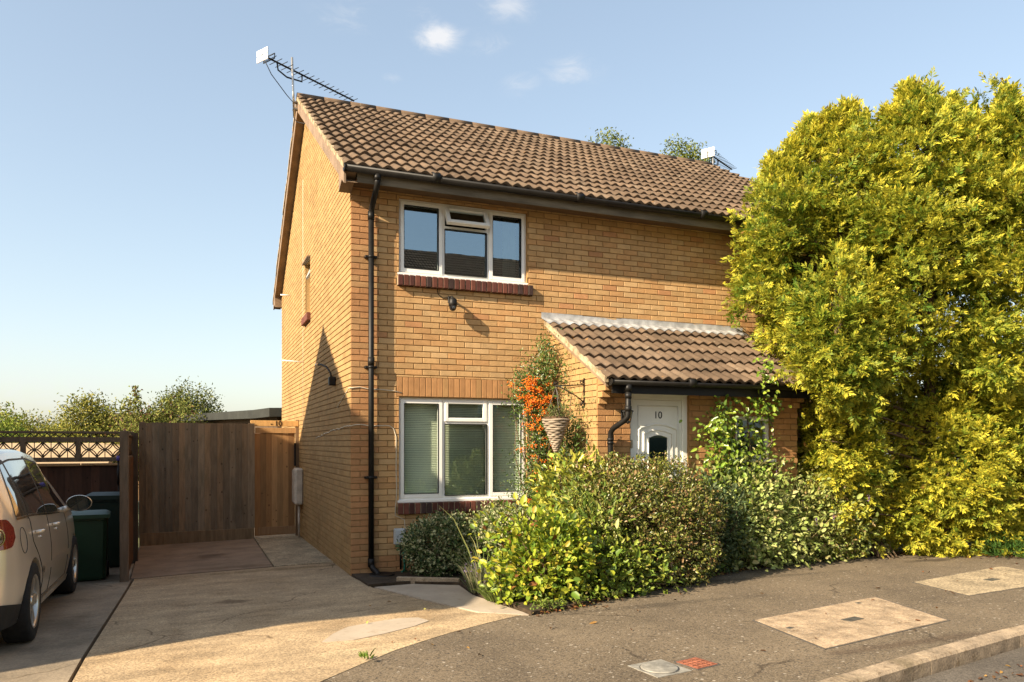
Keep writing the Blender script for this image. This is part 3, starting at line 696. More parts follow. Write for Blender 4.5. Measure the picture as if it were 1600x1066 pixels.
def blinds():
    for a, b, top in ((LW[0]+.05, LW[0]+.575, LW[3]-.05), (LW[0]+.60, LW[0]+1.19, LW[3]-.05), (LW[0]+1.22, LW[1]-.05, LW[3]-.05)):
        mb = MB(); z = LW[2]+.06
        while z < top-.02:
            M = Matrix.Translation(((a+b)/2, .145, z)) @ Matrix.Rotation(math.radians(47), 4, 'X')
            mb.box(-(b-a)/2, (b-a)/2, -.0125, .0125, -.0007, .0007, M=M); z += .0225
        mb.box(a, b, .13, .16, top-.025, top)
        for t in (.2, .8):
            xx = a+(b-a)*t; mb.box(xx-.001, xx+.001, .144, .146, LW[2]+.05, top)
        mb.build('blind', m_blind, w2)
blinds()
def curtain():
    n = 24
    for x0, x1 in ((UW[1]-.27, UW[1]-.08), (UW[0]+.06, UW[0]+.12)):
        mb = MB(); base = 0
        for i in range(n+1):
            x = x0+(x1-x0)*i/n; y = .2+.03*math.sin(i*1.7)
            mb.v += [(x, y, UW[2]+.0), (x, y, UW[3]+.02)]
        for i in range(n): mb.face((base+2*i, base+2*i+2, base+2*i+3, base+2*i+1), True)
        mb.build('curtain', m_curtain, w1)
curtain()
def side_window():
    X = .085; a, b, c, d = SW; mb = MB(); f = .05
    mb.box(X, X+.06, a, a+f, c, d); mb.box(X, X+.061, b-f, b, c, d); mb.box(X+.001, X+.06, a+f, b-f, c, c+f); mb.box(X+.001, X+.06, a+f, b-f, d-f, d); mb.box(X+.002, X+.06, a+f, b-f, d-.3, d-.26)
    win = mb.build('side_window', m_white, H)
    M = Matrix.Translation((X, 0, d-.03)) @ Matrix.Rotation(math.radians(22), 4, 'Y') @ Matrix.Translation((-X, 0, -(d-.03)))
    mb = MB(); s = .035
    mb.box(X-.01, X+.03, a+.03, a+.03+s, d-.27, d-.03, M=M); mb.box(X-.01, X+.03, b-.03-s, b-.03, d-.27, d-.03, M=M); mb.box(X-.01, X+.03, a+.03, b-.03, d-.27, d-.27+s, M=M); mb.box(X-.01, X+.03, a+.03, b-.03, d-.03-s, d-.03, M=M)
    mb.build('top_light', m_white, win)
    mb = MB(); mb.quad((X+.03, a, c), (X+.03, b, c), (X+.03, b, d), (X+.03, a, d)); mb.build('pane', m_glass, win)
    mb = MB(); n = 9; w = (b-a+.14)/n; r = random.Random(3)
    for i in range(n):
        k = r.uniform(.8, 1.2); mb.box(-.075, .08, a-.07+i*w+.004, a-.07+(i+1)*w-.004, c-.13, c-.002, .006, col=(.165*k, .055*k, .035*k))
    mb.build('brick_sill', m_redbrick, win)
    mb = MB(); mb.box(-.07, .05, a-.04, b+.04, d+.0, d+.02, M=Matrix.Translation((0, 0, d)) @ Matrix.Rotation(math.radians(-10), 4, 'Y') @ Matrix.Translation((0, 0, -d))); mb.build('drip_tile', m_barge, win)
side_window()

# ---- porch
def porch():
    por = MB()   # mortar body
    zt = lambda y: 3.225+y*math.tan(math.radians(28.2))-.05
    D = (3.13, 3.98, -.3, 2.23); KW = (4.70, 5.27, 1.40, 1.975)
    PF = lambda u, z, d: (u, POR_Y-d, z); PS = lambda u, z, d: (POR_X0-d, u, z)
    plane_cells(por, PF, POR_X0, POR_X1, -.2, 2.42, [D, KW])
    for x in (POR_X0, POR_X1):
        n = len(por.v); por.v += [(x, POR_Y, -.2), (x, 0, -.2), (x, 0, zt(0)), (x, POR_Y, zt(POR_Y))]; por.face((n, n+1, n+2, n+3))
    p = por.build('porch', m_mortar, H)
    bk = MB()
    sillK = (4.64, 5.33, 1.26, 1.40)
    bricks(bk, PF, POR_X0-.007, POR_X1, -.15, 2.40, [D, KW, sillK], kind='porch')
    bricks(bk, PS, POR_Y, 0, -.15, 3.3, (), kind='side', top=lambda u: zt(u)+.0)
    reveal(bk, PF, D, .08); reveal(bk, PF, KW, .08)
    # corbelled courses under the eaves
    for i, z in enumerate((2.085, 2.16, 2.235, 2.31)):
        o = .05+.075*i; k = brick_col(rb, 'porch')
        for x in (POR_X0-.007, POR_X1-.107): bk.box(x, x+.11, POR_Y-o, POR_Y+.02, z+.004, z+.071, .003, col=k)
    bk.build('brickwork', m_brick, p)
    # roof
    ang = math.radians(28.2); ye, ze = -1.70, 2.335; L = 1.72/math.cos(ang)
    r = tile_roof(POR_X0-.1, POR_X1+.13, ye, ze, ang, L, 6, 21, period=.15, amp=.036).build('porch_roof', m_tile, p)
    mb = MB(); t = math.tan(ang)
    mb.quad((POR_X0-.06, ye+.04, ze+.0), (POR_X1+.1, ye+.04, ze+.0), (POR_X1+.1, 0, ze+.0+1.66*t), (POR_X0-.06, 0, ze+1.66*t))
    mb.build('roof_deck', m_soffit, r)
    for x in (POR_X0-.1, POR_X1+.09):
        mb = MB(); n = len(mb.v); mb.v += [(xx, yy, ze+(yy-ye)*t+dz) for xx in (x, x+.05) for yy, dz in ((ye+.03, -.03), (ye+.03, .045), (-.0, .045), (-.0, -.03))]
        for f in ((0, 1, 2, 3), (4, 5, 6, 7), (0, 1, 5, 4), (1, 2, 6, 5), (2, 3, 7, 6), (3, 0, 4, 7)): mb.face([n+q for q in f])
        mb.build('verge', m_mortarverge, r)
    mb = MB(); n = len(mb.v)   # barge board of the lean-to
    for x in (POR_X0-.055, POR_X0-.02):
        mb.v += [(x, yy, ze+(yy-ye)*t+dz) for yy, dz in ((ye+.08, -.10), (ye+.08, -.02), (0, -.02), (0, -.10))]
    for f in ((0, 1, 2, 3), (4, 5, 6, 7), (0, 1, 5, 4), (1, 2, 6, 5), (2, 3, 7, 6), (3, 0, 4, 7)): mb.face([n+q for q in f])
    mb.build('bargeboard', m_barge, r)
    # lead flashing dressed over the top course
    mb = MB(); rng = random.Random(9); xa, xb = POR_X0-.14, POR_X1+.16; N = 190; zt0 = ze+1.70*t
    def wv(x): return .03*(.5-.5*math.cos(2*math.pi*((((x-(POR_X0-.1))/.15) % 1.0)**.85)))
    base = len(mb.v)
    for i in range(N+1):
        x = xa+(xb-xa)*i/N; e = .004*math.sin(x*14); z_ = 3.372+.004*math.sin(x*3.1)+(0 if int((x-xa)/.62) % 2 else .006)
        mb.v += [(x, -.012, z_), (x, -.014, zt0+.058), (x, -.03, zt0+.045+wv(x)*.3), (x, -.175+e*2, zt0-.16*t+.058+wv(x)), (x, -.177+e*2, zt0-.16*t+.046+wv(x))]
    for i in range(N):
        for k in range(4): mb.face((base+i*5+k, base+i*5+k+1, base+i*5+6+k, base+i*5+5+k), True)
    mb.build('lead_flashing', m_lead, p)
    # fascia, soffit, gutter
    mb = MB(); mb.box(POR_X0+.03, POR_X1, -1.62, -1.60, 2.20, 2.36); mb.build('fascia', m_blackpl, p)
    mb = MB(); mb.box(POR_X0+.03, POR_X1, -1.60, POR_Y+.02, 2.255, 2.27); mb.build('soffit', m_soffit, p)
    gutter(p, POR_X0-.03, POR_X1+.1, -1.69, 2.345, .052)
    mb = MB(); x = POR_X0+.20
    mb.tube([(x, -1.69, 2.30), (x, -1.69, 2.22)], .042, 14)
    mb.tube([(x, -1.69, 2.24), (x, -1.69, 2.00), (x, -1.685, 1.93), (x-.02, -1.66, 1.89), (x-.06, -1.46, 1.80), (x-.07, -1.41, 1.75), (x-.07, -1.40, 1.66), (x-.07, -1.40, .05)], .033, 14)
    for z in (2.17, 2.02): mb.tube([(x, -1.69, z-.03), (x, -1.69, z+.03)], .04, 14)
    for z in (1.66, 1.62): mb.tube([(x-.07, -1.40, z-.012), (x-.07, -1.40, z+.02)], .04, 14)
    mb.build('downpipe', m_blackpl, p)
    # door
    Y = POR_Y+.03; mb = MB(); a, b, top = D[0], D[1], D[3]
    mb.box(a, a+.07, Y, Y+.07, 0.05, top, .004); mb.box(b-.07, b, Y, Y+.07, .05, top, .004); mb.box(a+.068, b-.068, Y+.001, Y+.069, top-.075, top, .004); mb.box(a-.01, b+.01, Y-.06, Y+.07, .03, .09, .004)
    mb.box(a-.01, b+.01, Y-.03, Y+.02, top-.01, top+.025, .006)
    door = mb.build('front_door', m_whitedoor, H)
    mb = MB(); mb.box(a+.072, b-.072, Y+.015, Y+.06, .09, top-.077, .004); leaf = mb.build('door_leaf', m_whitedoor, door)
    mb = MB(); x0, x1 = a+.145, b-.145; zc = 1.955
    def arch(xa, xb, zlo, zspring, rise, n=14):
        pts = [(xa, zlo), (xa, zspring)]
        for i in range(1, n): tt = i/n; pts.append((xa+(xb-xa)*tt, zspring+rise*math.sin(math.pi*tt)))
        return pts+[(xb, zspring), (xb, zlo)]
    for (i0, i1, zs, r) in ((.0, 1., 1.79, .065), (.13, .87, 1.735, .05)):
        pts = arch(x0+(x1-x0)*i0, x0+(x1-x0)*i1, .95, zs, r); mb.tube([(p, Y+.014, q) for p, q in pts], .014, 8)
    for q in ((x0-.01, .2, x0-.01, 2.08), (x1+.01, .2, x1+.01, 2.08), (x0-.01, 2.08, x1+.01, 2.08)): mb.tube([(q[0], Y+.015, q[1]), (q[2], Y+.015, q[3])], .008, 8)
    mb.build('moulding', m_whitedoor, leaf)
    mb = MB(); pts = arch(x0+(x1-x0)*.25, x0+(x1-x0)*.75, .95, 1.69, .035); n = len(mb.v)
    mb.v += [(p, Y+.012, q) for p, q in pts]; mb.face(list(range(n, n+len(pts)))); mb.build('glazing', glass_mat('door_glass', .07, (.1, .14, .12)), door)
    mb = MB(); mb.tube([(p, Y+.012, q) for p, q in pts], .009, 8); mb.build('glazing_bead', m_whitedoor, door)
    mb = MB(); mb.box(a+.018, a+.05, Y-.012, Y+.001, 1.56, 1.66, .006); mb.tube([(a+.034, Y-.02, 1.61), (a+.034, Y, 1.61)], .011, 10); mb.build('doorbell', mat('doorbell_brass', (.35, .3, .2), .4, .1), door)
    mb = MB(); mb.box(a+.085, a+.115, Y+.0, Y+.018, 1.0, 1.22, .004); mb.tube([(a+.1, Y+.01, 1.12), (a+.1, Y-.04, 1.12), (a+.2, Y-.045, 1.12)], .009, 8); mb.build('door_handle', m_alu, leaf)
    text('house_number', '10', .125, (x0+(x1-x0)*.5, Y+.0125, 1.965), (math.radians(90), 0, 0), m_blackpl, door)
    # small window beside the door
    a, b, c, d = KW; mb = MB(); sash(mb, Y, a, b, c, d, .06, 0, .06); mb.box(a-.04, b+.04, Y-.10, Y+.01, c-.03, c+.012, .005); kw = mb.build('small_window', m_whitedoor, H)
    mb = MB(); mb.quad((a, Y+.03, c), (b, Y+.03, c), (b, Y+.03, d), (a, Y+.03, d)); mb.build('pane', m_glass_low, kw)
    brick_sill(kw, 4.64, 5.33, 1.265, 1.375, POR_Y, .045)
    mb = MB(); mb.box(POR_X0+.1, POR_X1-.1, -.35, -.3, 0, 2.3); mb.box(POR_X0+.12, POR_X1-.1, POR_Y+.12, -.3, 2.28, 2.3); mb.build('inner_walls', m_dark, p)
    mb = MB(); mb.box(D[0]-.1, D[1]+.1, POR_Y-.55, POR_Y, -.1, .055, .01); mb.build('doorstep', m_kerb, H)
def text(name, s, size, loc, rot, m, parent, ext=.002):
    cu = bpy.data.curves.new(name+'_c', 'FONT'); cu.body = s; cu.size = size; cu.extrude = ext; cu.align_x = 'CENTER'; cu.align_y = 'CENTER'
    tmp = bpy.data.objects.new(name+'_t', cu); COL.objects.link(tmp)
    me = bpy.data.meshes.new_from_object(tmp.evaluated_get(bpy.context.evaluated_depsgraph_get()))
    bpy.data.objects.remove(tmp); me.materials.clear(); me.materials.append(m)
    me.transform(Matrix.LocRotScale(Vector(loc), __import__('mathutils').Euler(rot), None))
    o = bpy.data.objects.new(name, me); COL.objects.link(o); attach(o, parent); return o
porch()

# ------------------------------------------------------------------ small fixtures on the walls
def security_camera():
    x, z = 1.255, 3.44
    r = thing('security_camera', (x, 0, z), 'black dome security camera under the upper window sill', 'security camera')
    mb = MB(); mb.box(x-.03, x+.03, -.03, -.004, z-.03, z+.06, .006); mb.tube([(x, -.02, z+.03), (x+.0, -.09, z+.04), (x+.0, -.13, z+.01)], .016, 10); mb.build('bracket', m_blackpl, r)
    mb = MB(); M = Matrix.Translation((x, -.13, z-.05))
    mb.lathe([(0, .075), (.03, .07), (.05, .05), (.056, .0), (.054, -.03), (.048, -.035)], 20, M); mb.build('housing', m_blackpl, r)
    mb = MB(); mb.lathe([(.046, -.03), (.046, -.055), (.036, -.08), (.018, -.095), (0, -.098)], 20, M); mb.build('dome', mat('camera_dome', (.01, .01, .012), .08, .1, spec=.7), r)
    mb = MB(); mb.lathe([(.019, 0), (.019, .012), (.014, .014), (.0, .010)], 14, Matrix.Translation((x, -.13-.036, z-.105)) @ Matrix.Rotation(math.radians(90), 4, 'X')); mb.build('lens', mat('lens', (.04, .045, .05), .1, .1, spec=.8), r)
    mb = MB(); mb.tube([(x-.02, -.02, z+.04), (x-.1, -.015, z+.03), (x-.16, -.015, z+.08), (x-.175, -.02, z+.18)], .005, 6); mb.build('lead', m_blackpl, r)
security_camera()
def utility_box():
    x, z = .585, .36
    r = thing('junction_box', (x, 0, z), 'small pale grey junction box low on the front wall', 'junction box')
    mb = MB(); mb.box(x-.068, x+.068, -.075, -.007, z, z+.2, .012); mb.build('casing', mat('grey_plastic', (.42, .44, .44), .5, .05), r)
    mb = MB(); mb.box(x-.05, x+.05, -.079, -.07, z+.02, z+.18, .003); mb.build('lid', mat('grey_plastic_lid', (.45, .47, .47), .5, .05), r)
    mb = MB(); mb.tube([(x+.02, -.03, z+.0), (x+.02, -.03, g(x, 0)+.05)], .012, 8); mb.build('conduit', m_blackpl, r)
utility_box()
m_cable = mat('pale_cable', (.52, .45, .34), .6, .1)
def wavy(pts, amp, n, seed, axis):
    rng = random.Random(seed); out = []
    for a, b in zip(pts[:-1], pts[1:]):
        a, b = Vector(a), Vector(b); k = max(2, int((b-a).length/.09))
        for i in range(k):
            p = a.lerp(b, i/k); w = Vector((0, 0, rng.uniform(-amp, amp))) if axis == 'z' else Vector((rng.uniform(-amp, amp), 0, 0)); out.append(p+w)
    return out+[Vector(pts[-1])]
mb = MB(); mb.tube(wavy([(-.014, 3.0, 1.70), (-.014, 1.2, 1.80), (-.014, .1, 1.83), (-.02, -.02, 1.83), (.12, -.014, 1.84), (.42, -.014, 1.845), (.52, -.014, 1.80)], .012, 0, 3, 'z') + wavy([(.555, -.014, 1.7), (.555, -.014, 1.0), (.54, -.014, .72), (.66, -.014, .66), (.675, -.014, .5), (.67, -.014, .38), (.6, -.014, .34)], .004, 0, 4, 'x'), .0065, 6)
tag(mb.build('cable', m_cable), 'pale loose cable running round the house corner down to the junction box', 'cable')
mb = MB(); mb.tube(wavy([(-.014, .95, 2.10), (-.014, .1, 2.30), (-.02, -.02, 2.30), (.1, -.014, 2.3), (.3, -.014, 2.29), (.62, -.014, 2.25)], .01, 0, 7, 'z'), .0065, 6)
tag(mb.build('cable', m_cable), 'short dark-edged cable crossing the corner above the lower window top', 'cable')
mb = MB(); mb.tube([(.64, -.03, .26), (.655, -.03, .1), (.645, -.05, .03), (.60, -.12, .035)], .013, 8)
tag(mb.build('garden_hose', mat('green_hose', (.01, .12, .07), .4, .1)), 'short green hose end by the variegated bush', 'hose')
mb = MB(); mb.tube([(.02, 4.45, 3.04), (-.38, 4.45, 3.06)], .011, 8)
tag(mb.build('overflow_pipe', m_white), 'thin white overflow pipe sticking out of the side wall', 'pipe')
mb = MB(); mb.tube([(.02, 6.7, 4.62), (-.2, 6.7, 4.62)], .014, 8)
tag(mb.build('overflow_pipe', m_white), 'short white waste pipe high on the side wall near rear eaves', 'pipe')
mb = MB(); mb.tube([(-.012, 4.6, 6.3), (-.012, 4.58, 1.7)], .006, 6)
tag(mb.build('cable', m_cable), 'thin straight cable down the sunny side wall from gable to gate', 'cable')
def wall_lamp():
    y, z = 1.12, 2.46
    r = thing('wall_lamp', (0, y, z), 'black swan-neck lamp on the sunlit side wall', 'wall lamp')
    mb = MB(); mb.box(-.10, -.007, y-.05, y+.05, z-.06, z+.06, .012); mb.build('mount', m_blackpl, r)
    mb = MB(); mb.tube([(-.06, y, z+.05), (-.075, y+.03, z+.12), (-.11, y+.12, z+.2), (-.16, y+.26, z+.245), (-.2, y+.36, z+.25)], .013, 8); mb.build('arm', m_blackpl, r)
    mb = MB(); mb.tube([(-.2, y+.34, z+.25), (-.21, y+.40, z+.25)], .02, 8); mb.build('head', m_alu, r)
wall_lamp()
def meter_box():
    r = thing('meter_box', (-.08, 4.8, .5), 'tall weathered white meter box on the side wall by the gate', 'meter box')
    mw = mat('meter_white', (.46, .40, .32), .6, .25, 6, 8)
    mb = MB(); mb.box(-.155, -.007, 4.55, 4.98, .52, 1.17, .03); mb.build('casing', mw, r)
    mb = MB(); mb.box(-.165, -.15, 4.58, 4.95, .56, 1.13, .006); mb.build('door', mw, r)
    mb = MB(); mb.tube([(-.07, 4.7, .52), (-.07, 4.7, -.06)], .02, 8); mb.build('pipe', mw, r)
meter_box()
def lantern():
    x, y, z = 3.02, POR_Y, 1.92
    r = thing('wall_lantern', (x, y, z), 'small black lantern between the porch downpipe and the white door', 'wall lantern')
    mb = MB(); mb.box(x-.03, x+.03, y-.03, y-.006, z-.02, z+.10, .004); mb.tube([(x, y-.02, z+.08), (x, y-.09, z+.13), (x, y-.13, z+.11)], .009, 8); mb.build('bracket', m_blackpl, r)
    M = Matrix.Translation((x, y-.13, z))
    mb = MB(); mb.lathe([(.0, .125), (.03, .11), (.075, .085), (.078, .078)], 6, M, False); mb.build('cap', m_blackpl, r)
    mb = MB(); mb.lathe([(.06, .08), (.035, -.04), (0, -.042)], 6, M, False); mb.build('glass', glass_mat('lantern_glass', .15, (.8, .7, .4)), r)
    mb = MB()
    for k in range(6):
        a = math.pi*k/3; mb.tube([(x+.061*math.cos(a), y-.13+.061*math.sin(a), z+.08), (x+.036*math.cos(a), y-.13+.036*math.sin(a), z-.04)], .005, 5)
    mb.lathe([(.038, -.035), (.04, -.05), (.012, -.065), (0, -.075)], 6, M, False); mb.build('cage', m_blackpl, r)
lantern()
def basket():
    xw = POR_X0; y = -1.01; xo = xw-.42
    r = thing('basket_bracket', (xw, y, 2.2), 'ornate black iron bracket on the porch side wall', 'bracket')
    mb = MB(); mb.box(xw-.022, xw-.007, y-.012, y+.012, 2.06, 2.42)
    mb.tube([(xw-.015, y, 2.34), (xo, y, 2.31)], .008, 6); mb.tube([(xw-.015, y, 2.12), (xw-.13, y, 2.2), (xo+.06, y, 2.31)], .007, 6)
    mb.tube([(xw-.03+.03*math.cos(t*.5)*(1-t/26), y, 2.1+.05*math.sin(t*.5)*(1-t/26)) for t in range(20)], .006, 6)
    mb.tube([(xo+.02+.035*math.cos(t*.5)*(1-t/26), y, 2.335+.035*math.sin(t*.5)*(1-t/26)) for t in range(20)], .006, 6)
    mb.tube([(xw-.05+.03*math.cos(t*.5)*(1-t/26), y, 2.37+.03*math.sin(t*.5)*(1-t/26)) for t in range(20)], .006, 6)
    mb.build('scrollwork', m_blackpl, r)
    bx = xo+.02; B = thing('hanging_basket', (bx, y, 1.5), 'cone-shaped wicker hanging basket of dry plants beside orange berries', 'hanging basket')
    mb = MB(); prof = []; n = 44; rng = random.Random(3)
    M = Matrix.Translation((bx, y, 0))
    rings = 15
    for i in range(rings):
        t = i/(rings-1); z = 1.90-.37*t; rad = .142*(1-t)+.016; q = rng.uniform(.75, 1.15)
        pts = [(bx+(rad+.006*math.sin(6*a+i*math.pi))*math.cos(a), y+(rad+.006*math.sin(6*a+i*math.pi))*math.sin(a), z+.004*math.sin(3*a+i)) for a in [2*math.pi*k/40 for k in range(41)]]
        mb.tube(pts, .0165, 6, col=(.34*q, .27*q, .2*q))
    mb.lathe([(.135, 1.90), (.012, 1.52)], 24, M, True, (.1, .07, .04))
    mb.build('wicker_cone', mat('wicker', (1, 1, 1), .8, .2, 20, attr=True), B)
    mb = MB(); mb.lathe([(.145, 1.905), (.152, 1.925), (.142, 1.94), (.0, 1.93)], 30, M); mb.build('coir_rim', mat('coir', (.09, .055, .03), .95, .4, 40, bump=.8, bscale=80), B)
    mb = MB()
    for k in range(3):
        a = 2*math.pi*k/3+.4; mb.tube([(bx+.142*math.cos(a), y+.142*math.sin(a), 1.92), (bx, y, 2.30)], .003, 5)
    mb.build('chain', m_steel, B); return B, bx, y
BASKET = basket()

def aerial(name, mast_base, mast_top, p0, p1, label, nel=17, scale=1.):
    r = thing(name, mast_base, label, 'tv aerial')
    b, t = Vector(mast_base), Vector(mast_top)
    mb = MB(); mb.tube([b, t], .019, 8)
    mb.build('mast', m_alu, r)
    a, c = Vector(p0), Vector(p1); d = (c-a).normalized(); w = d.cross(Vector((0, 0, 1))).normalized()
    mb = MB(); mb.tube([a, c], .016, 8)
    mid = a.lerp(c, .24); m2 = a.lerp(c, .40)
    mb.tube([a.lerp(c, .14), a.lerp(c, .15)-Vector((0, 0, .12)), mid-Vector((0, 0, .17)), m2-Vector((0, 0, .12)), m2], .014, 8)
    boom = mb.build('boom', m_blackpl, r)
    mb = MB()
    for i in range(nel):
        p = a.lerp(c, .07+.92*i/(nel-1)); l = .17-.05*i/nel
        mb.tube([p-w*l, p+w*l], .006, 5)
    mb.tube([a.lerp(c, .06)+w*.15+Vector((0, 0, .04)), a.lerp(c, .06)-w*.15+Vector((0, 0, .04)), a.lerp(c, .06)-w*.15-Vector((0, 0, .04)), a.lerp(c, .06)+w*.15-Vector((0, 0, .04)), a.lerp(c, .06)+w*.15+Vector((0, 0, .04))], .009, 6)
    mb.build('elements', m_blackpl, boom)
    mb = MB(); u = Vector((0, 0, 1))
    for s1 in (-1, 1):
        for s2 in (-1, 1):
            o = a+w*(.08*s1)+u*(.052*s2)-d*.01
            M = Matrix((( *w, 0), (*d, 0), (*u, 0), (0, 0, 0, 1))).transposed(); M = Matrix.Translation(o) @ M @ Matrix.Scale(.88, 4)
            for k in range(5): mb.box(-.076, .076, -.008, .008, -.052+k*.022, -.036+k*.022, M=M)
            for k in (-.07, 0, .07): mb.box(k-.006, k+.006, -.007, .007, -.052, .052, M=M)
    mb.build('reflector', mat('white_reflector', (.75, .74, .72), .5, .05), boom)
    return r, b, t, mb
A1 = aerial('tv_aerial', (-.215, 4.15, 7.2), (-.25, 4.15, 8.22), (-.74, 3.93, 8.06), (.96, 4.98, 8.03), 'tv aerial with long boom on the near gable peak')
for z in (7.34, 7.46): mb = MB(); mb.box(-.24, -.16, 4.11, 4.19, z-.012, z+.012); mb.build('clamp', m_steel, A1[0])
mb = MB(); mb.tube([(-.72, 3.94, 8.0), (-.6, 4.0, 7.8), (-.34, 4.12, 7.55), (-.235, 4.13, 7.45), (-.23, 4.1, 7.2), (-.2, 3.95, 7.05), (-.1, 3.8, 6.98), (.0, 3.75, 6.97)], .007, 6); mb.build('lead', m_blackpl, A1[0])
aerial('tv_aerial', (8.52, 4.2, 6.8), (8.52, 4.2, 7.95), (8.44, 4.26, 7.88), (9.55, 4.87, 7.88), 'small tv aerial at the far end of the ridge beside the conifer', 14)

# ------------------------------------------------------------------ fences, gate, shed
def boards(mb, p0, p1, z0, z1, nrm, base, seed, w=.105, th=.016, zf=None):
    """overlapping feather-edge boards from p0 to p1"""
    rng = random.Random(seed); a, b = Vector((*p0, 0)), Vector((*p1, 0)); L = (b-a).length; t = (b-a)/L; n = Vector((*nrm, 0))
    k = round(L/w); w = L/k; ang = math.atan2(t.y, t.x)
    for i in range(k):
        q = rng.uniform(.62, 1.3); warm = rng.uniform(-.08, .08)
        col = (base[0]*q*(1+warm), base[1]*q, base[2]*q*(1-warm))
        o = a+t*(w*(i+.5)); zb = z0+(g(o.x, o.y) if zf is None else 0); zt = z1+rng.uniform(-.006, .006)
        X = w*.5+.008
        pts = [(-X, 0), (X, 0), (X, .007), (-X, th)]
        base_i = len(mb.v)
        for z in (zb, zt):
            for (xx, yy) in pts: mb.v.append(tuple(o+t*xx+n*yy+Vector((0, 0, z))))
        for f in ((0, 1, 2, 3), (4, 5, 6, 7), (0, 1, 5, 4), (1, 2, 6, 5), (2, 3, 7, 6), (3, 0, 4, 7)): mb.face([base_i+j for j in f], False, col)
        # knots
        for _ in range(rng.randint(0, 3)):
            z = rng.uniform(zb+.1, zt-.1); xx = rng.uniform(-X*.6, X*.6); e = len(mb.v); rr = rng.uniform(.008, .016); yy = th-(th-.007)*(xx+X)/(2*X)+.0012
            for k2 in range(7): aa = 2*math.pi*k2/7; mb.v.append(tuple(o+t*(xx+rr*math.cos(aa))+n*(yy-(rr*math.cos(aa))*(th-.007)/(2*X))+Vector((0, 0, z+rr*1.3*math.sin(aa)))))
            mb.face([e+k2 for k2 in range(7)], False, tuple(c*.45 for c in col))
DW = (.25, .19, .125)
def panel_fence():
    r = thing('closeboard_fence', (-1.75, 5.1, -.12), 'dark brown closeboard fence panel with a gravel board beside the gate', 'fence panel')
    mb = MB(); boards(mb, (-2.66, 5.03), (-.8, 5.18), .20, 1.97, (.08, -1), DW, 3); mb.build('board_panel', m_darkfence, r)
    M = Matrix.Rotation(math.atan2(.15, 1.86), 4, 'Z')
    mb = MB(); T = Matrix.Translation((-2.66, 5.03, 0)) @ M
    mb.box(0, 1.86, -.03, .02, -.16, .085, .004, M=T, col=(.26, .18, .1)); mb.build('gravel_board', m_darkfence, r)
    mb = MB(); mb.box(0, 1.86, .03, .07, .25, .33, M=T, col=DW); mb.box(0, 1.86, .03, .07, 1.6, 1.68, M=T, col=DW); mb.box(0, .09, .03, .12, -.2, 1.98, M=T, col=DW); mb.box(1.78, 1.87, .03, .12, -.2, 1.98, M=T, col=DW); mb.build('frame', m_darkfence, r)
panel_fence()
def gate():
    GW = (.42, .225, .09)
    r = thing('garden_gate', (-.4, 5.25, -.11), 'warm brown boarded garden gate numbered 10 beside the house wall', 'gate')
    mb = MB(); boards(mb, (-.78, 5.22), (-.09, 5.25), .05, 1.80, (0, -1), GW, 8, .093); mb.build('board_panel', m_gatewood, r)
    mb = MB(); mb.box(-.78, -.06, 5.205, 5.24, 1.80, 1.90, .004, col=(.45, .25, .1)); mb.build('rail', m_gatewood, r); mb = MB(); mb.box(-.78, -.06, 5.21, 5.24, -.05, .09, .004, col=(.33, .19, .09)); mb.build('rail', m_gatewood, r)
    mb = MB(); mb.box(-.86, -.02, 5.19, 5.26, 1.925, 2.03, .005, col=(.60, .34, .12)); lint = mb.build('top_beam', m_gatewood, r)  # beam colour brightened to carry the sunlight on it
    mb = MB(); mb.box(-.07, -.012, 5.2, 5.29, -.1, 2.05, .004, col=(.2, .12, .06)); mb.build('gate_post', m_gatewood, r)
    text('house_number', '- 10', .13, (-.42, 5.185, 1.977), (math.radians(90), 0, 0), m_blackpl, lint)
    mb = MB(); mb.box(-.1, -.07, 5.17, 5.2, 1.2, 1.62); mb.build('latch_bar', m_blackpl, r)
gate()
def side_fence():
    r = thing('boundary_fence', (-2.6, 3, -.1), 'brown fence seen edge on between the bins and the driveway', 'fence')
    mb = MB(); mb.box(-2.605, -2.51, .93, 1.03, -.1, 1.77, .006, col=(.2, .13, .08)); mb.build('post', m_darkfence, r)
    mb = MB(); mb.box(-2.63, -2.54, 2.9, 3.0, -.15, 1.77, .006, col=(.1, .07, .045)); mb.build('post', m_darkfence, r)
    mb = MB(); boards(mb, (-2.545, 1.03), (-2.69, 5.0), .05, 1.42, (1, .03), (.30, .13, .05), 4, .12); mb.build('board_panel', m_darkfence, r)
    mb = MB()
    for zz in (1.43, 1.72):
        mb.tube([(-2.565, 1.03, zz), (-2.70, 5.0, zz)], .025, 4, col=(.13, .08, .05))
    for k in range(24):
        a = k/24; b = (k+1)/24; p = lambda t, z: (-2.565-.135*t, 1.03+3.97*t, z)
        mb.tube([p(a, 1.45), p(b, 1.70)], .009, 4, col=(.13, .08, .05)); mb.tube([p(a, 1.70), p(b, 1.45)], .009, 4, col=(.13, .08, .05))
    mb.build('trellis', m_darkfence, r)
side_fence()
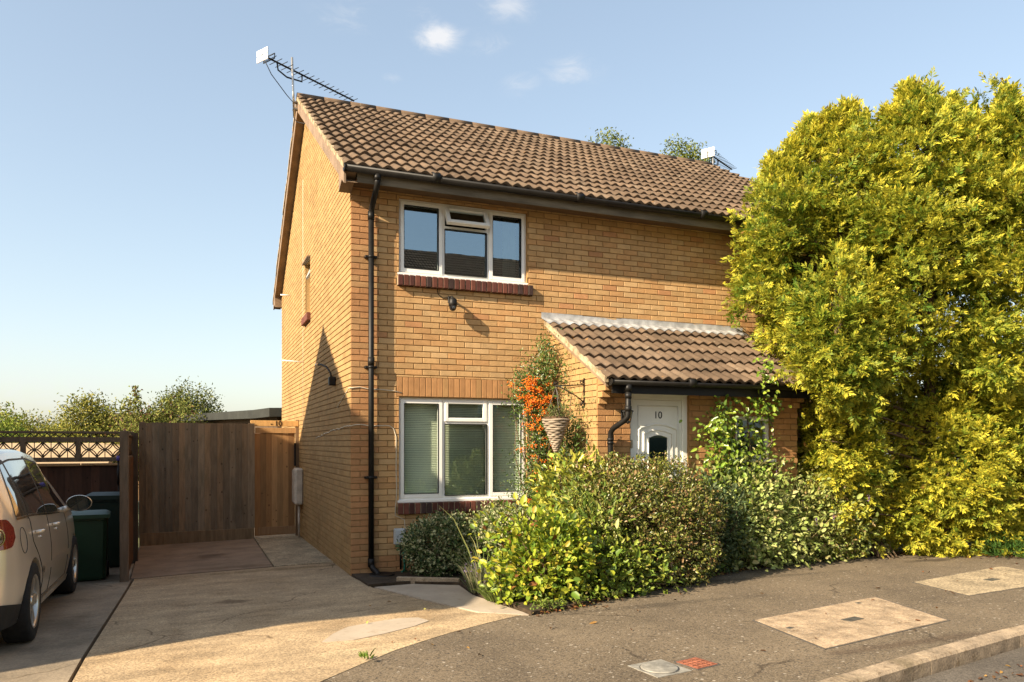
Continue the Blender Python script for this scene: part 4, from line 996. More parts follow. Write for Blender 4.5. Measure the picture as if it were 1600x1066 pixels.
def trellis_fence():
    x0, x1, Y = -9.0, -2.75, 5.02
    r = thing('trellis_fence', (-5.8, Y, -.18), 'dark fence topped with openwork trellis behind the car and bins', 'fence')
    mb = MB(); boards(mb, (x0, Y), (x1, Y), .0, 1.25, (0, -1), (.10, .048, .028), 5, .125); mb.build('board_panel', m_darkfence, r)
    mb = MB(); rng = random.Random(5)
    for i in range(8):
        a = x0+(x1-x0)*i/8; mb.box(a+.01, a+(x1-x0)/8-.01, Y-.06, Y+.05, 1.25+rng.uniform(-.01, .005), 1.285, .004, col=(.38, .24, .11))
    mb.build('capping', m_gatewood, r)
    mb = MB(); tcol = (.19, .145, .095)
    mb.box(x0, x1, Y-.03, Y+.02, 1.31, 1.385, .004, col=tcol); mb.box(x0, x1, Y-.03, Y+.02, 1.635, 1.72, .004, col=tcol); mb.box(x0, x1, Y-.035, Y+.025, 1.775, 1.815, .004, col=tcol)
    bay = .78; x = x1
    def bar(p, q, rad=.011): mb.tube([(p[0], Y, p[1]), (q[0], Y, q[1])], rad, 4, col=tcol)
    lo, hi = 1.385, 1.635; mid = (lo+hi)/2
    while x > x0:
        mb.box(x-.075, x, Y-.031, Y+.021, 1.31, 1.72, .004, col=tcol)
        a, b = x-bay+.0, x-.075; n = 3; w = (b-a)/n
        for k in range(n):
            c = a+w*(k+.5); L_, R_ = a+w*k, a+w*(k+1)
            bar((L_, lo), (R_, hi)); bar((L_, hi), (R_, lo)); bar((c, lo), (c, hi), .007)
            for sg in (1, -1):
                mb.tube([(c+w*.5*math.cos(t), Y, (hi if sg > 0 else lo)-sg*(hi-lo)*.52*math.sin(t)) for t in [math.pi*i/8 for i in range(9)]], .009, 4, col=tcol)
            for e in (.0, .5): bar((L_+w*e, 1.72), (L_+w*(e+.25), 1.775), .008); bar((L_+w*(e+.5), 1.72), (L_+w*(e+.25), 1.775), .008)
        x -= bay
    mb.build('trellis', m_darkfence, r)
trellis_fence()
def flat_shed():
    r = thing('garden_shed', (-1.2, 12, -.3), 'long flat dark roof edge of a garden building behind the gate', 'outbuilding')
    P = [(-.25, 8.75), (-.55, 9.6), (-2.4, 17.5), (4, 18.6), (4, 8.75)]
    zt = [2.42, 2.40, 2.52, 2.5, 2.5]
    mb = MB(); n = len(P)
    mb.v += [(x, y, z) for (x, y), z in zip(P, zt)]+[(x, y, z-.20) for (x, y), z in zip(P, zt)]
    mb.face(range(n)); mb.face(range(n, 2*n))
    for i in range(n): mb.face((i, (i+1) % n, n+(i+1) % n, n+i))
    mb.build('roof', m_felt, r)
    P2 = [(-.05, 9.0), (-.35, 9.8), (-2.1, 17.2), (3.8, 18.6), (3.8, 9.0)]
    mb = MB(); mb.v += [(x, y, 2.25) for x, y in P2]+[(x, y, -.8) for x, y in P2]
    for i in range(n): mb.face((i, (i+1) % n, n+(i+1) % n, n+i), False, (.12, .08, .05))
    mb.build('wall', m_darkfence, r)
flat_shed()

# ------------------------------------------------------------------ wheelie bins
m_bindark = mat('dark_bin_plastic', (.012, .026, .016), .5, .15, 4, 4, spec=.3)
def wheelie(loc, rz, label, h=.92, w=.48, d=.54, group='wheelie bins', m_binplastic=m_binplastic):
    r = thing('wheelie_bin', loc, label, 'wheelie bin', group); T = Matrix.Translation(loc) @ Matrix.Rotation(rz, 4, 'Z')
    mb = MB(); rings = [(0.02, .40, .42), (.05, .42, .44), (h*.82, w-.03, d-.03), (h*.83, w, d), (h*.90, w, d)]
    base = len(mb.v)
    for z, ww, dd in rings:
        b = .04
        for (x, y) in ((-ww/2+b, -dd/2), (ww/2-b, -dd/2), (ww/2, -dd/2+b), (ww/2, dd/2-b), (ww/2-b, dd/2), (-ww/2+b, dd/2), (-ww/2, dd/2-b), (-ww/2, -dd/2+b)):
            mb.v.append(tuple(T @ Vector((x, y+.02*(1-z/h), z))))
    for i in range(len(rings)-1):
        for k in range(8): a, b_ = base+i*8+k, base+i*8+(k+1) % 8; mb.face((a, b_, b_+8, a+8))
    mb.face([base+k for k in range(8)]); mb.build('body', m_binplastic, r)
    mb = MB(); base = len(mb.v); nn = 8
    for i in range(nn+1):
        y = -d/2-.03+(d+.06)*i/nn; t = i/nn; z = h*.905+.05*math.sin(math.pi*min(1, t*1.05))*.8
        for x in (-w/2-.02, -w/2+.03, w/2-.03, w/2+.02): mb.v.append(tuple(T @ Vector((x, y, z-(.025 if abs(x) > w/2 else 0)))))
    for i in range(nn):
        for k in range(3): mb.face((base+i*4+k, base+i*4+k+1, base+i*4+5+k, base+i*4+4+k), True)
    mb.box(-w/2-.02, w/2+.02, -d/2-.035, -d/2-.02, h*.86, h*.91, M=T); mb.build('lid', m_binplastic, r)
    mb = MB(); mb.tube([T @ Vector((-w/2, d/2+.05, h*.9)), T @ Vector((w/2, d/2+.05, h*.9))], .015, 8)
    for s in (-1, 1): mb.box(s*w*.4-.02, s*w*.4+.02, d/2-.02, d/2+.06, h*.86, h*.9, M=T)
    mb.build('handle', m_binplastic, r)
    for s in (-1, 1):
        mb = MB(); M = T @ Matrix.Translation((s*(w/2-.03), d/2-.02, .1)) @ Matrix.Rotation(math.pi/2, 4, 'Y')
        mb.lathe([(0, -.02), (.04, -.025), (.095, -.025), (.1, -.015), (.1, .015), (.095, .025), (.04, .025), (0, .02)], 18, M); mb.build('wheel', m_blackpl, r)
    return r
wheelie((-3.02, 1.55, g(-3, 1.5)-.02), math.radians(4), 'nearer dark green wheelie bin beside the silver car')
wheelie((-2.88, 2.75, g(-3, 2.7)-.02), math.radians(-6), 'farther darker wheelie bin half hidden by the fence post', m_binplastic=m_bindark, h=1.12, w=.5, d=.56)
def mop():
    r = thing('garden_broom', (-2.80, 3.4, -.1), 'upright broom with dark handle leaning behind the bins', 'broom')
    mb = MB(); mb.tube([(-2.82, 3.5, -.1), (-2.84, 3.45, 1.38)], .014, 6); mb.tube([(-2.842, 3.45, 1.0), (-2.84, 3.45, 1.25)], .02, 6); mb.build('handle', m_blackpl, r)
    mb = MB(); mb.tube([(-2.84, 3.45, 1.36), (-2.842, 3.45, 1.43)], [.03, .022], 8); mb.build('knob', mat('violet_plastic', (.12, .1, .4), .4, .1), r)
mop()

# ------------------------------------------------------------------ car
def car():
    OX, OY, RZ = -3.83, -2.18, math.radians(1.2)
    zr, zf_ = g(-3, -2.1)+.005, g(-3, .4)+.005
    pit = math.atan2(zf_-zr, 2.56)
    T = Matrix.Translation((OX, OY, zr)) @ Matrix.Rotation(RZ, 4, 'Z') @ Matrix.Rotation(pit, 4, 'X')
    C = thing('parked_car', (OX, OY, zr), 'champagne silver hatchback car parked on the left drive', 'car')
    paint = mat('champagne_paint', (.84, .72, .57), .28, .03, 2, metal=.45, coat=.8, spec=.5)
    dark = mat('car_trim_black', (.018, .018, .018), .55, .15, 6); tyre_m = mat('tyre_rubber', (.02, .019, .018), .85, .2, 20, bump=.2)
    rim_m = mat('alloy', (.55, .52, .47), .3, .06, 5, metal=.85); red = mat('tail_light_red', (.20, .006, .006), .12, .1, spec=.6, coat=.6); chrome = mat('chrome_trim', (.75, .73, .7), .12, .03, metal=1)
    cglass = mat('car_glass', (.01, .018, .018), .03, .1, spec=.9, coat=1.0)
    import bisect
    def lerpc(tab, y):
        ys = [t[0] for t in tab]; i = max(0, min(len(tab)-2, bisect.bisect_right(ys, y)-1)); a, b = tab[i], tab[i+1]
        t = min(1, max(0, (y-a[0])/(b[0]-a[0]))); t = t*t*(3-2*t)*.35+t*.65; return a[1]+(b[1]-a[1])*t
    TOP = [(-.80, .92), (-.74, 1.02), (-.66, 1.16), (-.52, 1.39), (-.44, 1.475), (-.25, 1.53), (.2, 1.575), (.9, 1.59), (1.5, 1.555), (1.8, 1.48), (2.2, 1.27), (2.6, 1.06), (2.75, 1.02), (3.1, .95), (3.3, .86), (3.42, .70)]
    WID = [(-.80, .66), (-.76, .74), (-.68, .81), (-.5, .855), (-.2, .877), (.4, .882), (2.2, .88), (2.7, .865), (3.0, .82), (3.25, .72), (3.36, .62), (3.42, .5)]
    BELT = [(-.8, 1.0), (0, 1.005), (1.4, .95), (2.4, .92), (3.42, .9)]
    def belt(y): return min(lerpc(BELT, y), lerpc(TOP, y)-.06)
    def halfx(y, z):
        w = lerpc(WID, y); zb = belt(y); zt = lerpc(TOP, y)
        if z <= .60: k = 1-.075*((.60-z)/.42)**2
        elif z <= zb: k = 1-.05*((z-.60)/(zb-.60+1e-6))**2
        else:
            q = min(1, (z-zb)/max(.02, zt-.055-zb)); k = .95-(.235*q**1.15)*min(1, (zt-zb)/.5)
        return w*k
    def section(y):
        zb, zt = belt(y), lerpc(TOP, y); zu = .19+ (.1 if y < -.7 or y > 3.3 else 0)
        pts = [(0, zu), (halfx(y, .3)*.8, zu)]
        for i in range(8): z = zu+.05+(zb-zu-.05)*i/7; pts.append((halfx(y, z), z))
        for i in range(1, 7): z = zb+(zt-.055-zb)*i/6; pts.append((halfx(y, z), z))
        xr = halfx(y, zt-.055)
        for i in range(1, 6): a = i/5*math.pi/2; pts.append((xr*(1-.28*(1-math.cos(a))) if i < 5 else xr*.72, zt-.055+.04*math.sin(a)))
        pts += [(xr*.4, zt-.004), (0, zt)]
        return pts
    ys = [-.80, -.785, -.76, -.73, -.7, -.66, -.62, -.57, -.52, -.46, -.40]+[-.32+.1*i for i in range(36)]+[3.3, 3.36, 3.4, 3.42]
    ys = sorted(set(round(y, 3) for y in ys if y <= 3.42))
    mb = MB(); rows = [section(y) for y in ys]; m = len(rows[0])
    for y, row in zip(ys, rows):
        for x, z in row: mb.v.append((x, y, z))
        for x, z in row[1:-1]: mb.v.append((-x, y, z))
    S = 2*m-2
    def ring(i): b = i*S; return [b+k for k in range(m)]+[b+m+k for k in range(m-2)][::-1]
    for i in range(len(ys)-1):
        A, B = ring(i), ring(i+1)
        for k in range(S): mb.face((A[k], A[(k+1) % S], B[(k+1) % S], B[k]), True)
    mb.face(ring(0)); mb.face(ring(len(ys)-1))
    mb.v = [tuple(v) for v in mb.v]
    body = mb.build('body', paint)
    # wheel arches cut out
    cut = MB()
    for yy in (0, 2.56): cut.lathe([(0, -1.1), (.355, -1.1), (.355, 1.1), (0, 1.1)], 36, Matrix.Translation((0, yy, .315)) @ Matrix.Rotation(math.pi/2, 4, 'Y'))
    co = cut.build('cutter', dark); md = body.modifiers.new('b', 'BOOLEAN'); md.operation = 'DIFFERENCE'; md.object = co; md.solver = 'EXACT'
    me = bpy.data.meshes.new_from_object(body.evaluated_get(bpy.context.evaluated_depsgraph_get())); body.modifiers.clear(); body.data = me; bpy.data.objects.remove(co)
    me.transform(T); attach(body, C)
    try: me.set_sharp_from_angle(angle=math.radians(35))
    except Exception: pass
    def place(mb): mb.v = [tuple(T @ Vector(v)) for v in mb.v]; return mb
    # dark arch liners / underbody
    mb = MB(); mb.box(-.70, .70, -.5, 3.1, .2, .62); place(mb).build('arch_liner', dark, C)
    def side_panel(poly_fn, y0, y1, n, mt, name, off, parent, k=8):
        for s in ((1, -1)):
            mb = MB(); base = 0
            for i in range(n+1):
                y = y0+(y1-y0)*i/n; lo, hi = poly_fn(y)
                for j in range(k+1): z = lo+(hi-lo)*j/k; mb.v.append((s*(halfx(y, z)+off), y, z))
            for i in range(n):
                for j in range(k): a = i*(k+1)+j; mb.face((a, a+1, a+k+2, a+k+1), True)
            place(mb).build(name, mt, parent)
    # side glass: quarter, rear door, front door
    up = lambda y: min(lerpc(TOP, y)-.115, 1.475)
    lo = lambda y: belt(y)+.02
    def tri_lo(y): return lo(y)
    side_panel(lambda y: (lo(y), lo(y)+.02+(up(y)-lo(y)-.02)*min(1, max(0, (y+.40)/.22))), -.40, -.07, 8, cglass, 'quarter_glass', .005, C)
    side_panel(lambda y: (lo(y), up(y)), -.02, .82, 12, cglass, 'rear_door_glass', .005, C)
    side_panel(lambda y: (lo(y), min(up(y), lo(y)+.02+(2.18-y)*.62)), .88, 2.15, 16, cglass, 'front_door_glass', .005, C)
    side_panel(lambda y: (lo(y)-.035, up(y)+.03), -.07, -.02, 2, dark, 'pillar_trim', .004, C)
    side_panel(lambda y: (lo(y), up(y)+.03), .82, .88, 2, dark, 'pillar_trim', .004, C)
    side_panel(lambda y: (lo(y)-.02, lo(y)-.004), -.42, 2.2, 26, chrome, 'belt_trim', .007, C, 1)
    side_panel(lambda y: (up(y)+.0, up(y)+.016), -.2, 1.55, 20, dark, 'window_seal', .006, C, 1)
    side_panel(lambda y: (.50, .56), .40, 1.98, 20, paint, 'rub_strip', .014, C, 2)
    side_panel(lambda y: (.495, .502), .40, 1.98, 20, dark, 'strip_shadow_gap', .006, C, 1)
    side_panel(lambda y: (.20, .265), .38, 2.18, 20, paint, 'sill_panel', .012, C, 2)
    # door seams
    for s in (1, -1):
        mb = MB()
        for line in ([(.85, z) for z in np.linspace(.28, .97, 14)], [(1.98-.0*z, z) for z in np.linspace(.28, .92, 14)], [(.42-.42*max(0, min(1, (z-.45)/.35))**1.3, z) for z in np.linspace(.29, .99, 20)], [(y, .285) for y in np.linspace(.42, 1.98, 20)]):
            mb.tube([(s*(halfx(y, z)+.0005), y, z) for y, z in line], .0035, 5)
        mb.tube([(s*(halfx(-.32+.085*math.cos(t), .84+.1*math.sin(t))+.0005), -.32+.085*math.cos(t), .84+.1*math.sin(t)) for t in [2*math.pi*i/24 for i in range(25)]], .003, 5)
        place(mb).build('door_seam', dark, C)
        for y in (.22, 1.14):
            mb = MB(); z = .865; X = halfx(y, z)
            mb.tube([(s*(X+.0), y-.07, z), (s*(X+.035), y-.05, z+.003), (s*(X+.04), y+.06, z), (s*(X+.03), y+.10, z-.004), (s*X, y+.11, z-.004)], [.012, .016, .016, .015, .012], 8); h = place(mb).build('door_handle', paint, C)
            mb = MB(); mb.tube([(s*(halfx(y+.1, .82)-.004), y+.09, .815), (s*(halfx(y+.1, .82)+.012), y+.09, .815)], .014, 10); place(mb).build('door_lock', chrome, h)
        # mirror
        mb = MB(); X = halfx(2.0, .95); M = Matrix.Translation((s*(X+.15), 1.99, 1.02))
        prof = [(0, -.09), (.04, -.085), (.075, -.06), (.088, -.02), (.09, .02), (.086, .035)]
        n = len(mb.v); mb.lathe(prof, 24, M @ Matrix.Rotation(math.radians(90), 4, 'X') @ Matrix.Diagonal((1.35, .95, .8, 1)))
        mb.tube([(s*(X-.02), 2.02, .945), (s*(X+.06), 2.01, .98)], [.035, .025], 8); mir = place(mb).build('wing_mirror', paint, C)
        mb = MB(); M2 = M @ Matrix.Translation((0, -.026, 0)) @ Matrix.Rotation(math.radians(90), 4, 'X')
        mb.lathe([(0, .0), (.11, .0)], 24, M2 @ Matrix.Diagonal((1.0, .72, 1, 1))); place(mb).build('mirror_glass', cglass, mir)
    # tail lights, wrapping the rear corner
    for s in (1, -1):
        mb = MB(); n, k = 10, 6
        for i in range(n+1):
            y = -.775+.24*i/n
            f = i/n; a0, a1 = .80+.02*f, 1.03-.015*f; z0, z1 = a0+(.06*max(0, f-.75)/.25), a1-(.06*max(0, f-.75)/.25)
            for j in range(k+1): z = z0+(z1-z0)*j/k; mb.v.append((s*(halfx(y, z)+.008), y, z))
        for i in range(n):
            for j in range(k): a = i*(k+1)+j; mb.face((a, a+1, a+k+2, a+k+1), True)
        tl = place(mb).build('tail_light', red, C)
        mb = MB(); M = Matrix.Translation((s*(halfx(-.72, .9)+.006), -.735, .895)) @ Matrix.Rotation(math.radians(s*62), 4, 'Z') @ Matrix.Rotation(math.radians(90), 4, 'X')
        mb.lathe([(.0, .016), (.04, .014), (.052, .008)], 20, M); mb.lathe([(.052, .012), (.06, .014), (.066, .008)], 20, M); place(mb).build('lamp_ring', chrome, tl)
        # lower bumper trim and reflector
        mb = MB(); n, k = 10, 3
        for i in range(n+1):
            y = -.80+.42*i/n
            for j in range(k+1): z = .22+.2*j/k-(.06*i/n)*(j/k); mb.v.append((s*(halfx(y, z)+.006), y, z))
        for i in range(n):
            for j in range(k): a = i*(k+1)+j; mb.face((a, a+1, a+k+2, a+k+1), True)
        place(mb).build('bumper_skirt', dark, C)
        mb = MB(); mb.box(s*.56, s*.70, -.815, -.795, .40, .44); place(mb).build('reflector', red, C)
    # rear window, windscreen, plates
    mb = MB()
    for i in range(7):
        y = -.67+.19*i/6; z = lerpc(TOP, y)+.004; x = halfx(y, z-.06)*.74
        mb.v += [(-x, y-.012, z), (x, y-.012, z)]
    for i in range(6): mb.face((2*i, 2*i+1, 2*i+3, 2*i+2), True)
    place(mb).build('rear_window', cglass, C)
    mb = MB()
    for i in range(9):
        y = 1.82+.68*i/8; z = lerpc(TOP, y)+.008; x = halfx(y, z-.06)*.8+.03
        mb.v += [(-x, y, z), (x, y, z)]
    for i in range(8): mb.face((2*i, 2*i+1, 2*i+3, 2*i+2), True)
    place(mb).build('windscreen', cglass, C)
    mb = MB(); mb.box(-.26, .26, -.815, -.80, .62, .73, .004); place(mb).build('number_plate', mat('plate_yellow', (.6, .42, .03), .5, .02), C)
    for s in (1, -1):
        mb = MB(); M = Matrix.Translation((s*.6, 3.22, .74)) @ Matrix.Rotation(math.radians(-90-s*0), 4, 'X') @ Matrix.Diagonal((1.5, 1, 1, 1)); mb.lathe([(0, .09), (.06, .08), (.09, .03), (.095, -.02)], 18, M); place(mb).build('headlight', cglass, C)
    # wheels
    for yy in (0, 2.56):
        for s in (1, -1):
            Mw = Matrix.Translation((s*.785, yy, .318)) @ Matrix.Rotation(math.radians(90*s), 4, 'Y')
            mb = MB(); mb.lathe([(.21, -.09), (.27, -.10), (.305, -.092), (.316, -.075), (.318, -.03), (.318, .03), (.316, .075), (.305, .092), (.27, .10), (.215, .095)], 44, Mw)
            for k in range(44):
                a = 2*math.pi*k/44; p = Mw @ Vector((.312*math.cos(a), .312*math.sin(a), .0))
            w = place(mb).build('wheel', tyre_m, C)
            mb = MB(); mb.lathe([(.218, .094), (.212, .098), (.2, .085), (.19, .05), (.185, -.05)], 44, Mw)
            for k in range(5):
                a = 2*math.pi*k/5+.3
                n = len(mb.v)
                for rr, hw, zz in ((.03, .036, .068), (.10, .042, .078), (.165, .052, .082), (.198, .058, .080)):
                    for sg in (-1, 1):
                        aa = a+sg*hw/rr*.72 if rr > .05 else a+sg*.6
                        for z2 in (zz, zz-.03): mb.v.append(tuple(Mw @ Vector((rr*math.cos(aa), rr*math.sin(aa), z2))))
                for q in range(3):
                    b_ = n+q*4
                    for f in ((0, 2, 6, 4), (1, 5, 7, 3), (0, 4, 5, 1), (2, 3, 7, 6)): mb.face([b_+z for z in f])
            mb.lathe([(.0, .088), (.03, .086), (.045, .078), (.05, .05)], 20, Mw)
            place(mb).build('rim', rim_m, w)
            mb = MB(); mb.lathe([(0, -.02), (.185, -.02)], 30, Mw); mb.lathe([(.0, .02), (.12, .02), (.12, 0)], 24, Mw); place(mb).build('brake_disc', dark, w)
    return C
car()

# ------------------------------------------------------------------ foliage
def unit(a): return a/np.maximum(np.linalg.norm(a, axis=1, keepdims=True), 1e-9)
def rdir(n, r): return unit(r.normal(size=(n, 3)))
def leaves(name, pos, d, nrm, L, Wd, cols, m, parent, fold=.25, shape='leaf', cols2=None):
    n = len(pos); d = unit(d); side = unit(np.cross(d, nrm)); up = np.cross(side, d)
    L = np.broadcast_to(L, (n,))[:, None]; Wd = np.broadcast_to(Wd, (n,))[:, None]
    if shape == 'rhomb':
        V = np.stack([pos, pos+d*L*.55+side*Wd*.5, pos+d*L, pos+d*L*.55-side*Wd*.5], 1); F = np.arange(n)[:, None]*4+np.array([0, 1, 2, 3])
        return np_mesh(name, V.reshape(-1, 3), F, cols, m, parent)
    b = pos; t = pos+d*L-up*L*.12
    r1, r2 = pos+d*L*.28+side*Wd*.46+up*Wd*fold, pos+d*L*.68+side*Wd*.40+up*Wd*fold*.7
    l1, l2 = pos+d*L*.28-side*Wd*.46+up*Wd*fold, pos+d*L*.68-side*Wd*.40+up*Wd*fold*.7
    V = np.stack([b, r1, r2, t, l2, l1], 1); i = np.arange(n)[:, None]*6
    F = np.concatenate([i+np.array([0, 1, 2, 3]), i+np.array([0, 3, 4, 5])], 0)
    return np_mesh(name, V.reshape(-1, 3), F, np.concatenate([cols, cols if cols2 is None else cols2], 0), m, parent)
def pal(n, r, cs, ws, jit=.18):
    cs = np.array(cs); k = r.choice(len(cs), n, p=np.array(ws)/sum(ws)); c = cs[k]*(1+r.normal(size=(n, 1))*jit*.6)*(1+r.normal(size=(n, 3))*jit*.25)
    return np.clip(c, .004, .95)
def blob(n, c, rad, r, p=2.4, shell=.55, lump=.12, zcut=None):
    u = rdir(n, r); s = (np.abs(u)**p).sum(1)**(-1/p)
    k = r.normal(size=(5, 3))*3.2; ph = r.uniform(0, 6.28, 5)
    lm = 1+lump*np.sin(u@k.T+ph).sum(1)*.5
    q = (1-shell*r.random(n)**1.7)
    pos = u*s[:, None]*lm[:, None]*q[:, None]*np.array(rad)+np.array(c)
    nr = unit(u/np.array(rad))
    return pos, nr
def clump_pts(n, m, c, rad, r, sig=.08, **kw):
    cp, cn = blob(m, c, rad, r, **kw); k = r.integers(0, m, n)
    off = np.clip(r.normal(size=(n, 3)), -2.1, 2.1)*sig
    return cp[k]+off, unit(cn[k]+unit(off)*.7), cp
def stems(name, base, tips, r, parent, r0=.02, r1=.004, m=None, spread=.1, mid=.45):
    mb = MB(); b = Vector(base)
    for t in tips:
        t = Vector(t); s = b+Vector((r.normal()*spread, r.normal()*spread, 0))
        c1 = s.lerp(t, mid)+Vector((r.normal()*.06, r.normal()*.06, .08)); c2 = s.lerp(t, .75)+Vector((r.normal()*.04, r.normal()*.04, .04))
        mb.tube([s, c1, c2, t], [r0, r0*.65+r1*.35, (r0+r1)*.4, r1], 5)
    return mb.build(name, m or m_barkm, parent)

def bush(name, label, cat, base, c, rad, n, m_cl, L, Wd, cs, ws, seed, mt, sig=.07, out=.8, up=.3, nstem=14, p=2.4, shell=.5, lump=.12, group=None, keep=None, fold=.25, lj=.25, nup=.6, cs2=None, r0=.012):
    r = np.random.default_rng(seed); root = thing(name, base, label, cat, group)
    pos, nr, cp = clump_pts(n, m_cl, c, rad, r, sig, p=p, shell=shell, lump=lump)
    ok = pos[:, 2] > np.array([g(x, y) for x, y in pos[:, :2]])+.02
    if keep is not None: ok &= keep(pos)
    pos, nr = pos[ok], nr[ok]; k = len(pos)
    d = unit(nr*out+rdir(k, r)*.75+np.array([0, 0, up])); nn = unit(nr*.7+np.array([0, 0, nup])+rdir(k, r)*.55)
    LL = L*np.exp(r.normal(size=k)*lj); WW = Wd*LL/L*np.exp(r.normal(size=k)*.12)
    col = pal(k, r, cs, ws)
    leaves('foliage', pos, d, nn, LL, WW, col, mt, root, fold, cols2=col*np.array(cs2) if cs2 else None)
    tips = cp[r.choice(len(cp), nstem)]; tips = tips*.9+np.array(c)*.1
    stems('stems', base, tips, r, root, r0=r0)
    return root

def spray_arrays(pos, d, nrm, L, r, green, gold, gk):
    """flat conifer sprays: a midrib with paired side lobes; greener at the base, golden at the tips"""
    n = len(pos); d = unit(d); side = unit(np.cross(d, nrm)); up = np.cross(side, d)
    V, Cc = [], []
    L = L[:, None]
    lob = [(0, 0, .6, 1., .1), (.56, 0, .44, .9, 1.)]
    for q, t in enumerate((.06, .2, .34, .48, .62)):
        for sg in (1, -1): lob.append((t+.02*(sg > 0), sg*(54-5*q), .46-.05*q, .95-.05*q, .1+.2*q))
    for t, a, l, w, gd in lob:
        a = math.radians(a)+r.normal(size=(n, 1))*.15
        dd = d*np.cos(a)+side*np.sin(a)+up*r.normal(size=(n, 1))*.22; dd = unit(dd); ss = unit(np.cross(dd, up)+up*r.normal(size=(n, 1))*.35)
        b = pos+d*L*t-up*L*.10*t; ll = L*l*(1+r.normal(size=(n, 1))*.2); ww = L*.145*w
        V.append(np.stack([b, b+dd*ll*.6+ss*ww*.5, b+dd*ll, b+dd*ll*.6-ss*ww*.5], 1))
        mix = np.clip(gk[:, None]*(.35+.65*gd)+r.normal(size=(n, 1))*.1, 0, 1)
        Cc.append(np.clip(green*(1-mix)+gold*mix, .004, 1)*(1+r.normal(size=(n, 1))*.1))
    V = np.concatenate(V, 0).reshape(-1, 3); C = np.concatenate(Cc, 0); F = np.arange(len(C))[:, None]*4+np.array([0, 1, 2, 3])
    return V, F, np.clip(C, .004, 1)
GREEN = np.array((.085, .165, .018)); GOLD = np.array((.68, .58, .055))
def house_ok(p):
    x, y, z = p[:, 0], p[:, 1], p[:, 2]
    inh = (y > -.06) & (x < HX1+.1) & (z < 5.2)
    eave = (y > -.5) & (x < HX1+.25) & (z > 4.6)
    inp = (x < POR_X1+.2) & (y > -1.75-.0) & (z < 3.35+np.minimum(0, y)*.57)
    return ~(inh | inp | eave)
def conifer(label, base, blobs, n, seed, spikes=(), L=.14, gold=.62, group='golden conifers of the front hedge', name='conifer_tree', dens=650):
    r = np.random.default_rng(seed); root = thing(name, base, label, 'conifer', group)
    P, D, K = [], [], []; tips = []
    vol = sum(b[1][0]*b[1][2] for b in blobs)
    for c, rad, p in blobs:
        k = int(n*rad[0]*rad[2]/vol)
        pos, nr, cp = clump_pts(k, max(20, k//24), c, rad, r, .085, p=p, shell=.40, lump=.2)
        rel = (pos-np.array(c))/np.array(rad); dep = np.clip(np.linalg.norm(rel, axis=1), 0, 1.1)
        P.append(pos); D.append(nr); K.append(gold+.2*r.normal(size=k)+.22*np.sin(pos@(r.normal(size=3)*5))); tips.append(cp)
    for (x, y, z, h, w) in spikes:
        k = int(420*h/.6); t = r.random(k)**.8; rr = w*(1-t)**.7
        a = r.uniform(0, 6.28, k); pos = np.stack([x+rr*np.cos(a)*r.random(k)**.5, y+rr*np.sin(a)*r.random(k)**.5, z+h*t], 1)
        P.append(pos); D.append(unit(np.stack([np.cos(a), np.sin(a), 1.1+0*a], 1))); K.append(gold+.1+.2*r.normal(size=k)); tips.append(pos[::40])
    P, D, K = np.concatenate(P), np.concatenate(D), np.concatenate(K)
    ok = (P[:, 2] > .08) & house_ok(P); P, D, K = P[ok], D[ok], K[ok]; k = len(P)
    d = unit(D*.9+rdir(k, r)*.65+np.array([0, 0, .12])); nn = unit(rdir(k, r)*.9+np.array([0, 0, .9])+D*.4)
    V, F, C = spray_arrays(P, d, nn, L*np.exp(np.clip(r.normal(size=k)*.3, -.8, .42)), r, GREEN, np.where(r.random((k, 1)) < .02, np.array([[.28, .13, .04]]), GOLD[None]), np.clip(K, 0, 1))
    np_mesh('crown', V, F, C, m_conifer, root)
    T = np.concatenate(tips); T = T[r.choice(len(T), 60)]
    mb = MB(); b = Vector(base); top = max(c[2]+rad[2]*.7 for c, rad, p in blobs); cx, cy = np.mean([c[0] for c, _, _ in blobs]), np.mean([c[1] for c, _, _ in blobs])
    mb.tube([b, (b.x*.6+cx*.4, b.y*.6+cy*.4, top*.35), (cx, cy, top*.7), (cx, cy, top)], [.1, .08, .05, .015], 9); tr = mb.build('trunk', m_barkm, root)
    mb = MB()
    for t in T:
        t = Vector(t); z0 = max(.4, min(top*.95, t.z-.35)); f = z0/top; s = Vector((b.x*(1-f)+cx*f, b.y*(1-f)+cy*f, z0)); mb.tube([s, s.lerp(t, .5)+Vector((0, 0, .05)), t], [.022, .014, .005], 5)
    mb.build('branches', m_barkm, root)
    return root
conifer('golden conifer nearest the house with its crown brushing the porch roof', (6.75, -.95, .05), [((6.62, -1.0, 3.7), (1.48, .95, 1.5), 2.6), ((6.6, -1.0, 4.75), (1.15, .85, 1.12), 2.2), ((6.95, -1.15, 5.2), (.8, .75, .85), 2.0), ((5.8, -2.0, 2.95), (.72, .34, .88), 2.2)], 17000, 41,
        [(6.25, -1.0, 5.5, .65, .26), (6.85, -1.1, 5.8, .65, .27), (5.6, -1.0, 5.0, .55, .22), (6.5, -1.1, 5.65, .6, .22), (7.1, -1.0, 5.6, .6, .22), (5.95, -1.0, 5.3, .5, .22)])
conifer('tallest golden conifer in the middle of the hedge', (8.0, -1.5, .06), [((7.95, -1.55, 3.9), (1.3, 1.0, 1.8), 2.6), ((7.9, -1.55, 5.2), (1.0, .85, 1.12), 2.2)], 16000, 42,
        [(7.55, -1.5, 5.95, .72, .26), (7.8, -1.5, 6.05, .55, .22), (8.3, -1.6, 5.8, .75, .24), (7.2, -1.5, 5.75, .5, .18), (8.05, -1.5, 6.0, .5, .16)])
